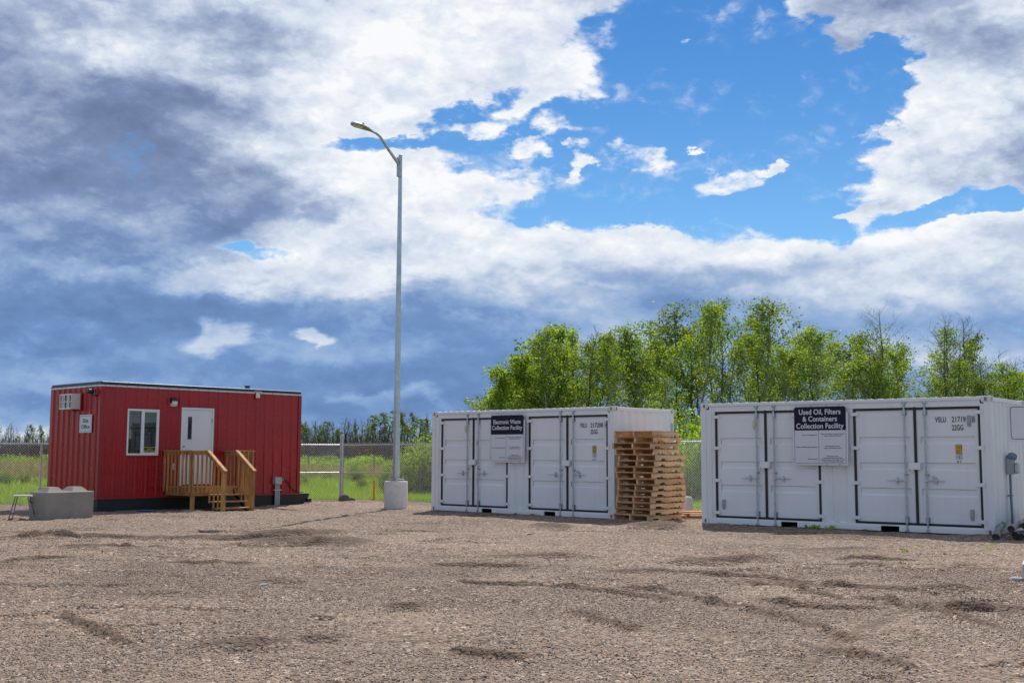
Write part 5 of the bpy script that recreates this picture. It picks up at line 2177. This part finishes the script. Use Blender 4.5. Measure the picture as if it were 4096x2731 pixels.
for k, (fx_, fz_, nm) in enumerate(((2.0, 1.60, 0),)):
    mb = MB()
    mb.add([(0, 0, 0), (.05, .01, .035), (.11, .0, .06), (.12, .02, .085), (.05, .03, .065), (-.01, .01, .03)],
           [(0, 1, 4, 5), (1, 2, 3, 4)])
    mb.add([(0, .012, -.004), (.03, .02, -.02), (.02, .015, .02)], [(0, 1, 2)])
    o = mb.build('flagging_tape', M['ribbon'], loc=(-4.74, 37.0, 1.55), rot=(0, 0, 0))
    tag(o, 'bright orange flagging tape tied near the top of the fence mesh', 'ribbon')
mb = MB()
mb.box(-.022, -.012, -.15, .022, .012, .60)
mb.box(-.024, -.013, .58, .024, .013, .63, mi=1)
o = mb.build('survey_stake', [M['orange'], M['oldwood']], loc=(-4.40, 36.75, 0))
tag(o, 'orange painted survey stake at the foot of the fence', 'stake')


def rock(x, y, z, sx, sy, sz, seed, m, label, name='rock'):
    bm = bmesh.new()
    bmesh.ops.create_icosphere(bm, subdivisions=3, radius=1)
    r = random.Random(seed)
    pl = [(Vector((r.gauss(0, 1), r.gauss(0, 1), r.gauss(0, 1))).normalized(), r.uniform(.55, .9)) for _ in range(14)]
    for v in bm.verts:
        for n_, d in pl:
            k = v.co.dot(n_) - d
            if k > 0:
                v.co -= n_ * k
        v.co = Vector((v.co.x * sx, v.co.y * sy, v.co.z * sz))
    me = bpy.data.meshes.new(name)
    bm.to_mesh(me)
    bm.free()
    me.materials.append(M[m])
    o = link(name, me, None, (x, y, z), (0, 0, r.random() * 3))
    return tag(o, label, 'rock')


rock(-5.28, 36.45, .02, .20, .17, .19, 1, 'rock', 'dark brown boulder at the foot of the fence corner post')
rock(-5.06, 36.42, .0, .13, .12, .10, 2, 'rock', 'smaller flat brown stone right of the boulder by the fence')
rock(5.90, 13.55, .01, .13, .11, .065, 5, 'pale_rock', 'pale grey broken rock at the base of the concrete barrier')
rock(-4.9, 20.4, .0, .05, .04, .03, 7, 'rock', 'single dark stone on the gravel in front of the office')
rock(.32, 10.9 + 10, .0, .09, .07, .05, 8, 'rock', 'lone brown stone in the middle of the yard')
rock(4.5, 15.2, .0, .05, .05, .05, 9, 'rock', 'small dark stone on the gravel before the right container')

# ------------------------------------------------------------------ log pile
LG = [(8.55, 20.10, .060, .062), (8.86, 20.19, .195, .060), (8.99, 20.33, .075, .060), (9.20, 20.42, .235, .058),
      (9.42, 20.48, .235, .060), (9.26, 20.40, .085, .066), (9.58, 20.6, .065, .060), (9.08, 20.30, .060, .055)]
LL = ['front left log of the pile, lowest against the container', 'second log of the pile, resting above the first',
      'small log tucked low in the middle of the pile', 'upper log in the middle of the pile', 'rightmost upper log of the pile',
      'thick dark log under the upper right ones', 'lowest log at the right end of the pile',
      'thin log half hidden between the lower ones']
for i, (x, y, z, r_) in enumerate(LG):
    ang = R(55 + 10 * rng.random())
    t = thing('log', (x - .10, y, z), ang - math.pi / 2, LL[i], 'log', 'weathered fence logs piled beside the container')
    Ln = rng.uniform(2.0, 2.6)
    mb = MB()
    pts = [(0, Ln * k / 8, .02 * math.sin(k * .7 + i) - .02 * math.sin(i) + (.02 * k if i in (0, 1, 3) else 0)) for k in range(9)]
    mb.tube(pts, [r_ * (1 + .05 * math.sin(k * 2.1 + i)) for k in range(9)], 12, caps=False)
    lg = mb.build('trunk', M['log'], t)
    mb = MB()
    for yy in (0, Ln):
        p = Vector(pts[0 if yy == 0 else -1])
        vs = [(p.x + r_ * math.cos(2 * math.pi * k / 12), yy + (.004 if yy == 0 else -.004), p.z + r_ * math.sin(2 * math.pi * k / 12)) for k in range(12)]
        mb.add(vs, [tuple(range(12))])
    mb.build('end_grain', M['log_end'], t)

# ------------------------------------------------------------------ concrete barrier and blank sign at the right edge
bar_ = thing('concrete_barrier', (5.99, 13.55, 0), R(-25), 'pale concrete barrier with a stepped foot at the right edge of the yard', 'barrier')
mb = MB()
mb.box(0, 0, -.03, 2.4, .60, .20, bev=.012)
mb.build('foot', M['white_concrete'], bar_)
mb = MB()
mb.prism([(.11, .20), (.18, .34), (.22, .66), (.38, .66), (.42, .34), (.49, .20)], .05, 2.35, 'x')
mb.build('wall', M['white_concrete'], bar_, fix=True)
bs = thing('blank_sign', (6.09, 14.02, 0), R(4), 'blank white sign with a rounded black border at the right edge', 'sign')
mb = MB()
mb.prism(round_rect(0, 1.635, 1.22, 2.09, .012), -.006, 0, 'y')
mb.build('plate', M['sign_white'], bs, fix=True)
mb = MB()
ring(mb, round_rect(.035, 1.665, 1.185, 2.065, .035), round_rect(.042, 1.672, 1.178, 2.058, .03), -.0075)
mb.build('border', M['ink'], bs)
for x in (.42, .80):
    mb = MB()
    mb.box(x - .03, .002, .3, x + .03, .05, 2.12)
    mb.build('post', M['galv'], bs)

# ------------------------------------------------------------------ litter
mb = MB()
mb.box(0, 0, 0, .5, .05, .035, bev=.01)
o = mb.build('blue_strap', M['blue'], loc=(-10.0 + .55, 29.0 + .1, -.005), rot=(0, 0, R(40)))
tag(o, 'small crumpled blue strap on the gravel against the black skid', 'strap')
mb = MB()
mb.tube([(-6.35, 30.6, .02), (-6.1, 30.2, .03), (-5.85, 30.0, .015), (-5.55, 29.75, .02)], .012, 6)
o = mb.build('black_cable', M['black'])
tag(o, 'black cable end lying on the gravel right of the steps', 'cable')
mb = MB()
mb.add([(0, 0, 0), (.09, .02, .01), (.08, .07, .02), (.02, .05, .015)], [(0, 1, 2, 3)])
o = mb.build('plastic_scrap', M['blue_grey'], loc=(-2.75, 12.6, .03))
tag(o, 'small grey plastic scrap lying on the open gravel', 'litter')


# ------------------------------------------------------------------ trees
def tree_meshes(seed, H, crown0, spread, nleaf, lsize, leafm, barkm, bare=0.0, br=34, trunk_r=.06, lean=.06):
    """trunk mesh and crown mesh of a slender tree"""
    r = random.Random(seed)
    nr = np.random.default_rng(seed)
    wood = MB()
    K = 10
    dx, dy = r.gauss(0, lean), r.gauss(0, lean)
    ph = r.random() * 6
    tp = [Vector((dx * H * (k / K) ** 1.3 + .10 * math.sin(k * .9 + ph), dy * H * (k / K) ** 1.3 + .08 * math.cos(k * 1.1 + ph),
                  H * k / K - .15 * (k == 0))) for k in range(K + 1)]
    wood.tube(tp, [trunk_r * (1 - .88 * (k / K)) + .004 for k in range(K + 1)], 6, caps=False)

    def at(f):
        s = f * K
        i = min(int(s), K - 1)
        return tp[i].lerp(tp[i + 1], s - i)
    tips = []
    for b in range(br):
        f = crown0 + (1 - crown0) * ((b + r.random()) / br) ** .9
        if r.random() < .12:
            f = r.uniform(.18, crown0)
        p0 = at(min(f, .985))
        az = r.random() * 6.283
        env = math.sin(math.pi * min(1, max(0, (f - crown0 + .12) / (1.12 - crown0))) ** .75)
        L = spread * (.35 + .75 * env) * r.uniform(.6, 1.2)
        rise = r.uniform(.5, 1.25)
        d = Vector((math.cos(az), math.sin(az), rise)).normalized()
        pts = [p0]
        q = p0.copy()
        for k in range(4):
            d = (d + Vector((r.gauss(0, .16), r.gauss(0, .16), r.gauss(.05, .10)))).normalized()
            q = q + d * L / 4
            pts.append(q.copy())
        r0 = max(.008, trunk_r * (1 - f) * .5 + .007)
        wood.tube(pts, [r0, r0 * .75, r0 * .55, r0 * .4, r0 * .22], 3, caps=False)
        for k in range(1, 5):
            tips.append((pts[k], L))
            for j in range(2 if bare < .5 else 3):
                az2 = r.random() * 6.283
                l2 = L * r.uniform(.18, .42)
                d2 = (d + Vector((math.cos(az2), math.sin(az2), r.uniform(-.2, .9))) * .9).normalized()
                m_ = pts[k] + d2 * l2 * .5 + Vector((0, 0, r.gauss(0, .03)))
                e_ = m_ + (d2 + Vector((r.gauss(0, .3), r.gauss(0, .3), .2))).normalized() * l2 * .5
                wood.tube([pts[k], m_, e_], [r0 * .35, r0 * .25, .003], 3, caps=False)
                tips.append((m_, L))
                tips.append((e_, L))
    trunk = wood.mesh('trunk', barkm)
    n = int(nleaf * (1 - bare))
    if n < 10:
        return trunk, None
    T = np.array([t[0] for t in tips])
    # leaves sit in clumps round a share of the twig ends
    live = nr.choice(len(T), max(4, int(len(T) * (.5 if bare < .3 else .4))), replace=False)
    if bare > .3:
        live = live[T[live, 2] < H * .93]
    pick = nr.choice(live, n)
    c = T[pick] + nr.normal(0, 1, (n, 3)) * np.array([.125, .125, .11])
    a = nr.normal(0, 1, (n, 3))
    a /= np.linalg.norm(a, axis=1)[:, None]
    b2 = np.cross(a, nr.normal(0, 1, (n, 3)))
    b2 /= np.linalg.norm(b2, axis=1)[:, None]
    s = lsize * nr.uniform(.6, 1.3, n)[:, None]
    V = np.stack([c - a * s * .5, c + b2 * s * .42, c + a * s * .55, c - b2 * s * .42], 1).reshape(-1, 3)
    me = bpy.data.meshes.new('crown')
    me.vertices.add(n * 4)
    me.vertices.foreach_set('co', V.astype('f').ravel())
    me.loops.add(n * 4)
    me.loops.foreach_set('vertex_index', np.arange(n * 4, dtype='i'))
    me.polygons.add(n)
    me.polygons.foreach_set('loop_start', (np.arange(n) * 4).astype('i'))
    me.update(calc_edges=True)
    me.materials.append(leafm)
    return trunk, me


def put_tree(kind, x, y, h, label, cat='tree', group=None, rz=None, name='aspen_tree', z=None, fat=1.0):
    H0, trunk, crown = kind
    o = thing(name, (x, y, gh(x, y) if z is None else z), rng.random() * 6.28 if rz is None else rz, label, cat, group)
    s = h / H0
    o.scale = (s * fat, s * fat, s)
    link('trunk', trunk, o)
    if crown is not None:
        link('crown', crown, o)
    return o


LEAFY = [(8.0,) + tree_meshes(20 + i, 8.0, tuple((.46, .52, .58))[i % 3], (1.0, 1.25, 1.45)[i % 3], 2700, .092, M['leaf'], M['bark'] if i % 2 else M['bark_brown'], trunk_r=.078) for i in range(6)]
THIN = [(8.0,) + tree_meshes(40 + i, 8.0, .40, 1.25, 5200, .085, M['leaf'], M['bark_dark'], bare=.55, trunk_r=.06) for i in range(3)]
LOWLEAF = [(5.0,) + tree_meshes(50 + i, 5.0, .14, 1.05, 5200, .085, M['leaf'], M['bark_brown'], trunk_r=.045, br=40) for i in range(3)]

# skyline of the grove behind the containers: (x/y, slope of the top above eye level)
SKY_X = np.array([-.040, -.012, .010, .021, .045, .062, .115, .135, .155, .182, .200, .212, .222, .245, .270, .300, .325,
                  .3445, .3475, .358, .374, .392, .405, .425, .470, .52])
SKY_T = np.array([.055, .068, .082, .092, .112, .118, .123, .128, .132, .134, .122, .132, .118, .108, .108, .112, .104,
                  .108, .070, .066, .108, .115, .110, .098, .102, .10])
ORDN = ['first', 'second', 'third', 'fourth', 'fifth', 'sixth', 'seventh', 'eighth', 'ninth', 'tenth', 'eleventh', 'twelfth', 'thirteenth',
        'fourteenth', 'fifteenth', 'sixteenth', 'seventeenth', 'eighteenth', 'nineteenth', 'twentieth', 'twenty-first',
        'twenty-second', 'twenty-third', 'twenty-fourth', 'twenty-fifth', 'twenty-sixth']
ROWN = ['front', 'second', 'third', 'fourth', 'rearmost']
groups = 'slender aspens in the grove behind the white containers'
tr = random.Random(5)
count = 0
for row, (Y0, n_, fac) in enumerate(((47.5, 24, .95), (51, 26, 1.0), (55, 26, 1.0), (60, 16, .97), (66, 8, .92))):
    for i in range(n_):
        k = -.020 + (i + tr.uniform(.1, .9)) * (.56 / n_)
        Y = Y0 + tr.uniform(-1.5, 1.5)
        X = k * Y
        top = float(np.interp(k, SKY_X, SKY_T))
        h = 1.445 + top * Y * fac * tr.uniform(.74, 1.0)
        if .340 < k < .362:
            h *= .8
        if h < 2.6:
            continue
        if k > .30:
            kind = tr.choice(THIN + LEAFY[:3]) if row < 3 else tr.choice(THIN)
        elif k < .055:
            kind = tr.choice(LOWLEAF + LEAFY[:1])
        else:
            kind = tr.choice(LEAFY + LEAFY + THIN[:1]) if row < 3 else tr.choice(LEAFY[:2] + THIN)
        put_tree(kind, X, Y, h, '%s aspen %s from the left in the %s row of the grove' % (
            'sparse' if kind in THIN else 'low bushy' if kind in LOWLEAF else 'leafy', ORDN[i], ROWN[row]), 'tree',
                 groups if row < 3 else 'aspens at the back of the grove', fat=tr.uniform(.95, 1.55))
# trees one can point to
put_tree(LOWLEAF[0], -.0 * 46 - .3, 46, 4.6, 'bushy green tree at the left end of the grove above the white container', 'tree', None, 1.0,
         fat=1.4)
put_tree(LOWLEAF[1], .018 * 46, 45.5, 5.0, 'rounded leafy tree second from the left end of the grove', 'tree', None, 2.0, fat=1.35)
put_tree(LEAFY[1], .028 * 45, 45, 6.3, 'leaning thin tree rising above the low left part of the grove', 'tree', None, 0.4)
BARE_TALL = (8.0,) + tree_meshes(77, 8.0, .35, 1.5, 5200, .08, M['leaf'], M['bark_brown'], bare=.93, trunk_r=.07, br=46)
put_tree(BARE_TALL, .319 * 49, 49, 7.6, 'bare topped pale tree sticking out above the right end of the grove', 'tree', None, 0.5)
put_tree(BARE_TALL, .382 * 48, 48, 7.2, 'thin dark twigged tree at the right of the sky gap', 'tree', None, 2.5)
put_tree(BARE_TALL, .405 * 50, 50, 7.4, 'bare twigged tree near the right corner of the right container', 'tree', None, 4.5)

# undergrowth and shrubs
def shrub_meshes(seed, H, W_, nleaf, lsize, leafm, barkm=None):
    r = random.Random(seed)
    nr = np.random.default_rng(seed)
    wood = MB()
    tips = []
    for b in range(34):
        az = r.random() * 6.283
        sp = r.random() ** .7
        d = Vector((math.cos(az) * sp, math.sin(az) * sp, 1.0))
        top = Vector((math.cos(az) * sp * W_ * .5, math.sin(az) * sp * W_ * .5, H * (1.0 - .45 * sp ** 2) * r.uniform(.72, 1.05)))
        b0 = Vector((math.cos(az) * sp * W_ * .12, math.sin(az) * sp * W_ * .12, -.05))
        mid = b0.lerp(top, .55) + Vector((r.gauss(0, .06), r.gauss(0, .06), 0)) * W_
        wood.tube([b0, mid, top], [.014, .009, .003], 3, caps=False)
        for k in range(10):
            t = .12 + .88 * k / 9
            p = b0.lerp(mid, min(1, t / .55)) if t < .55 else mid.lerp(top, (t - .55) / .45)
            tips.append(p + Vector((r.gauss(0, .09), r.gauss(0, .09), r.gauss(0, .05))) * W_ * .6)
    trunk = wood.mesh('stem', barkm or M['bark_brown'])
    T = np.array(tips)
    n = nleaf
    pick = nr.integers(0, len(T), n)
    c = T[pick] + nr.normal(0, 1, (n, 3)) * .07 * W_ ** .5
    c[:, 2] = np.abs(c[:, 2])
    a = nr.normal(0, 1, (n, 3))
    a /= np.linalg.norm(a, axis=1)[:, None]
    b2 = np.cross(a, nr.normal(0, 1, (n, 3)))
    b2 /= np.linalg.norm(b2, axis=1)[:, None]
    s = lsize * nr.uniform(.6, 1.3, n)[:, None]
    V = np.stack([c - a * s * .5, c + b2 * s * .36, c + a * s * .6, c - b2 * s * .36], 1).reshape(-1, 3)
    me = bpy.data.meshes.new('foliage')
    me.vertices.add(n * 4)
    me.vertices.foreach_set('co', V.astype('f').ravel())
    me.loops.add(n * 4)
    me.loops.foreach_set('vertex_index', np.arange(n * 4, dtype='i'))
    me.polygons.add(n)
    me.polygons.foreach_set('loop_start', (np.arange(n) * 4).astype('i'))
    me.update(calc_edges=True)
    me.materials.append(leafm)
    return trunk, me


SHR = [(2.0,) + shrub_meshes(60 + i, 2.0, 1.9, 4200, .065, M['leaf_bush']) for i in range(3)]
SHY = [(1.0,) + shrub_meshes(70 + i, 1.0, 1.3, 2200, .06, M['leaf_yellow']) for i in range(2)]
SHF = [(1.2,) + shrub_meshes(80 + i, 1.2, 2.6, 1800, .11, M['leaf_bush']) for i in range(2)]


def put_shrub(kind, x, y, h, label, group=None, fat=1.0, name='shrub', cat='shrub'):
    H0, st, fo = kind
    o = thing(name, (x, y, gh(x, y)), rng.random() * 6.28, label, cat, group)
    s = h / H0
    o.scale = (s * fat, s * fat, s)
    link('stem', st, o)
    link('foliage', fo, o)
    return o


# the thick willows behind the fence next to the lamp
for i, (px, Y, h) in enumerate(((-4.35, 41.0, 1.2), (-3.75, 42, 1.75), (-3.1, 41.2, 2.05), (-2.4, 42, 2.2), (-1.7, 41.0, 2.0), (-1.0, 41.6, 2.2),
                                (-3.3, 44, 2.35), (-2.2, 44.4, 2.5), (-1.2, 44, 2.45), (-.2, 42, 2.2), (.7, 41, 2.0))):
    put_shrub(SHR[i % 3], px, Y, h, 'green willow shrub behind the fence beside the lamp, %s' % ('leftmost and lowest' if i == 0 else ORDN[i] + ' in the clump'),
              'willow shrubs behind the fence beside the lamp')
for i, (px, Y, h) in enumerate(((5.6, 36.2, 2.3), (6.3, 37.0, 2.9), (5.1, 37.6, 1.7), (7.1, 37.4, 2.5), (4.4, 38.4, 1.6), (6.0, 39.5, 3.1))):
    put_shrub(SHR[(i + 1) % 3], px, Y, h, 'tall green shrub behind the fence in the gap between the containers',
              'shrubs in the gap between the containers')
# low yellow-green shrubs across the meadow
for i in range(46):
    Y = tr.uniform(47, 66)
    k = tr.uniform(-.20, -.07) if i < 34 else tr.uniform(-.50, -.40)
    put_shrub(tr.choice(SHY + SHR[:1]), k * Y, Y, tr.uniform(.30, .65), 'low yellow green willow bush in the meadow behind the fence',
              'low bushes in the meadow', fat=1.2)
put_shrub(SHR[0], -.135 * 56, 56, 1.15, 'dark rounded bush standing alone in the meadow', None, fat=1.1)
# bushes along the foot of the far woods
for i in range(70):
    Y = tr.uniform(112, 140)
    k = tr.uniform(-.21, .02) if i < 48 else tr.uniform(-.52, -.37)
    put_shrub(tr.choice(SHF), k * Y, Y, tr.uniform(.8, 1.4), 'bright green bush along the foot of the far woods',
              'bushes along the foot of the far woods', fat=1.4)

# ------------------------------------------------------------------ far woods
FARB = [(7.0,) + tree_meshes(90 + i, 7.0, .25, .95, 1500, .15, M['leaf_far'], M['bark_dark'], bare=.97, trunk_r=.10, br=40) for i in range(3)]
FARL = [(7.0,) + tree_meshes(95 + i, 7.0, .58, .85, 520, .16, M['leaf_far'], M['bark_dark'], trunk_r=.09, br=24) for i in range(3)]
tr = random.Random(9)
for i in range(150):
    Y = tr.uniform(142, 172)
    k = -.215 + .24 * (i + tr.random()) / 150
    t = float(np.interp(k, [-.215, -.17, -.12, -.10, -.06, 0], [.031, .032, .032, .0355, .036, .037]))
    h = 1.445 + t * Y * tr.uniform(.62, 1.05)
    p = np.interp(k, [-.2, -.12, -.10, -.02], [.16, .28, .5, .5])
    kind = tr.choice(FARL) if tr.random() < p else tr.choice(FARB)
    put_tree(kind, k * Y, Y, h, ('distant tree with a green top in the far woods' if kind in FARL else
                                 'distant bare grey stemmed tree in the far woods'), 'tree',
             'green topped trees of the far woods' if kind in FARL else 'bare trees of the far woods', name='far_tree', fat=tr.uniform(.8, 2.0))
for i in range(95):
    Y = tr.uniform(150, 180)
    k = -.55 + .19 * (i + tr.random()) / 95
    h = 1.445 + .0255 * Y * tr.uniform(.65, 1.08)
    kind = tr.choice(FARB) if tr.random() < .88 else tr.choice(FARL)
    put_tree(kind, k * Y, Y, h, 'bare leafless tree in the dark wood left of the office', 'tree', 'bare trees left of the office', name='far_tree')

# thicket of stems that closes the woods behind them
nr = np.random.default_rng(4)


def thicket(name, n, k0, k1, Y0, Y1, hmax, m, label, leafm=None, nl=0, ls=.2):
    vs, fs = [], []
    Y = nr.uniform(Y0, Y1, n)
    K = nr.uniform(k0, k1, n)
    X = K * Y
    H = hmax * nr.uniform(.45, 1.0, n)
    lx = nr.normal(0, .25, n)
    for i in range(n):
        x, y, h, l = X[i], Y[i], H[i], lx[i]
        w_ = .045
        o = len(vs)
        vs += [(x - w_, y, -.3), (x + w_, y, -.3), (x, y + w_, -.3), (x + l * .4 - w_ * .7, y, h * .5), (x + l * .4 + w_ * .7, y, h * .5),
               (x + l * .4, y + w_ * .7, h * .5), (x + l, y, h)]
        fs += [(o, o + 1, o + 4, o + 3), (o + 1, o + 2, o + 5, o + 4), (o + 2, o, o + 3, o + 5), (o + 3, o + 4, o + 6), (o + 4, o + 5, o + 6),
               (o + 5, o + 3, o + 6)]
    me = bpy.data.meshes.new(name)
    me.from_pydata(vs, [], fs)
    me.materials.append(m)
    o = link(name, me)
    tag(o, label, 'woods', kind='stuff')
    if nl:
        y = nr.uniform(Y0, Y1, nl)
        c = np.stack([nr.uniform(k0, k1, nl) * y, y, hmax * .75 * nr.random(nl) ** 1.3], 1)
        a = nr.normal(0, 1, (nl, 3))
        a /= np.linalg.norm(a, axis=1)[:, None]
        b2 = np.cross(a, nr.normal(0, 1, (nl, 3)))
        b2 /= np.linalg.norm(b2, axis=1)[:, None]
        s = ls * nr.uniform(.6, 1.3, nl)[:, None]
        V = np.stack([c - a * s * .5, c + b2 * s * .4, c + a * s * .5, c - b2 * s * .4], 1).reshape(-1, 3)
        me = bpy.data.meshes.new('leaves')
        me.from_pydata([tuple(v) for v in V], [], [tuple(range(4 * i, 4 * i + 4)) for i in range(nl)])
        me.materials.append(leafm)
        o = link('undergrowth', me)
        tag(o, 'leafy undergrowth within ' + label, 'undergrowth', kind='stuff')


thicket('thicket', 6500, -.24, .06, 150, 185, 4.9, M['bark_dark'], 'dense thicket of grey stems in the far woods', M['leaf_far'], 3500, .28)
thicket('thicket', 4200, -.60, -.34, 150, 190, 4.6, M['bark_dark'], 'dark leafless thicket left of the office', M['leaf_far'], 1200, .3)
thicket('thicket', 900, -.01, .56, 62, 80, 5.2, M['bark_brown'], 'thin stems and saplings deep in the near grove', M['leaf'], 2600, .11)

# a few old fence posts far out in the meadow
for i in range(9):
    mb = MB()
    mb.tube([(0, 0, -.1), (0, 0, 1.45)], .07, 6)
    x, y = -21.5 + i * 2.9, 104 + .9 * i
    o = mb.build('meadow_post', M['oldwood'], loc=(x, y, gh(x, y)))
    tag(o, 'old wooden post of the wire fence far out in the meadow', 'fence post', 'old posts far out in the meadow')

# ------------------------------------------------------------------ grass and weeds
def blades(name, n, x0, x1, y0f, y1f, hmin, hmax, wd, m, label, seed, cat='grass', patch=.5):
    r = np.random.default_rng(seed)
    x = r.uniform(x0, x1, n)
    u = r.random(n) ** 1.4
    a0, a1 = y0f(x), y1f(x)
    y = a0 + (a1 - a0) * u
    k = fbm(x, y, .35, 3, seed) + .5 > patch * r.uniform(.6, 1.2, n)
    x, y = x[k], y[k]
    n = len(x)
    z = ground_h(x, y)
    h = (hmin + (hmax - hmin) * r.random(n) ** 2) * (.7 + 1.0 * (fbm(x, y, .8, 2, seed + 3) + .5))
    th = r.uniform(0, 3.14159, n)
    lean = r.normal(0, .35, (n, 2)) * h[:, None]
    cx, sx = np.cos(th) * wd / 2, np.sin(th) * wd / 2
    A = np.stack([x - cx, y - sx, z - .02], 1)
    B = np.stack([x + cx, y + sx, z - .02], 1)
    C = np.stack([x + lean[:, 0], y + lean[:, 1], z + h], 1)
    V = np.stack([A, B, C], 1).reshape(-1, 3)
    me = bpy.data.meshes.new(name)
    me.vertices.add(n * 3)
    me.vertices.foreach_set('co', V.astype('f').ravel())
    me.loops.add(n * 3)
    me.loops.foreach_set('vertex_index', np.arange(n * 3, dtype='i'))
    me.polygons.add(n)
    me.polygons.foreach_set('loop_start', (np.arange(n) * 3).astype('i'))
    me.update(calc_edges=True)
    me.materials.append(m)
    return tag(link(name, me), label, cat, kind='stuff')


blades('grass', 110000, -22, 9, lambda x: fence_y(x) + .15, lambda x: fence_y(x) + 9, .05, .22, .014, M['grassblade'],
       'lush green grass growing just behind the chain link fence', 21, patch=.25)
blades('grass', 110000, -36, 8, lambda x: fence_y(x) + 6, lambda x: fence_y(x) + 38, .08, .26, .03, M['grassblade'],
       'taller green grass across the meadow behind the fence', 22, patch=.35)
blades('dry_grass', 110000, -75, 6, lambda x: x * 0 + 66.0, lambda x: x * 0 + 125.0, .25, .6, .06, M['drygrass'],
       'pale dry grass belt across the far meadow', 23, patch=.3)
WEEDL = ['weed tuft under the left fork pocket of the right container', 'weed tuft just right of the one by the fork pocket',
         'smallest weed tuft left of the one by the fork pocket', 'weed tuft at the middle of the right container foot',
         'tiny weed in open gravel before the right container doors', 'tiny weed nearest the camera right of the middle',
         'tiny weed in the gravel near the log pile', 'tiny weed nearest the camera below the used oil sign',
         'tiny weed in the gravel just before the logs', 'tiny weed before the tall pallet stack',
         'tiny weed at the foot of the left container, left one', 'tiny weed at the foot of the left container, right one',
         'tiny weed at the left corner of the right container']
for i, (x, y) in enumerate(((6.1, 23.05), (6.35, 22.9), (6.0, 23.1), (6.9, 22.45), (6.55, 18.6), (6.0, 17.6), (7.55, 18.2), (5.2, 17.3), (7.9, 18.9),
                            (2.35, 26.2), (.1, 28.3), (.5, 27.95), (4.9, 24.1))):
    mb = MB()
    r = random.Random(i)
    for k in range(26):
        a = r.random() * 6.28
        q = r.uniform(.01, .09) * (1.0 if i in (0, 1, 2) else .5)
        h = r.uniform(.02, .08) * (1.0 if i in (0, 1, 2) else .42)
        b_ = Vector((math.cos(a) * q, math.sin(a) * q, 0))
        t_ = b_ * 1.6 + Vector((0, 0, h))
        sd_ = Vector((-math.sin(a), math.cos(a), 0)) * .009
        mb.add([b_ - sd_, b_ + sd_, t_ + sd_ * 1.6, t_ - sd_ * 1.6], [(0, 1, 2, 3)])
    o = mb.build('weed', M['leaf_bush'], loc=(x, y, .01))
    tag(o, WEEDL[i], 'weed', 'weed tufts on the gravel')

# pieces too small to pick apart one by one in the photograph
for o_ in bpy.data.objects:
    if o_.parent is not None and o_.type == 'MESH' and o_.name.split('.')[0] in (
            'screw', 'connector', 'casting_hole', 'fins', 'blind', 'guard_bar', 'clamp_bolt', 'wire_mesh', 'rod_bracket',
            'tank_box', 'tension_band', 'foliage', 'crown'):
        if o_.name.split('.')[0] not in ('foliage', 'crown'):
            o_['kind'] = 'stuff'
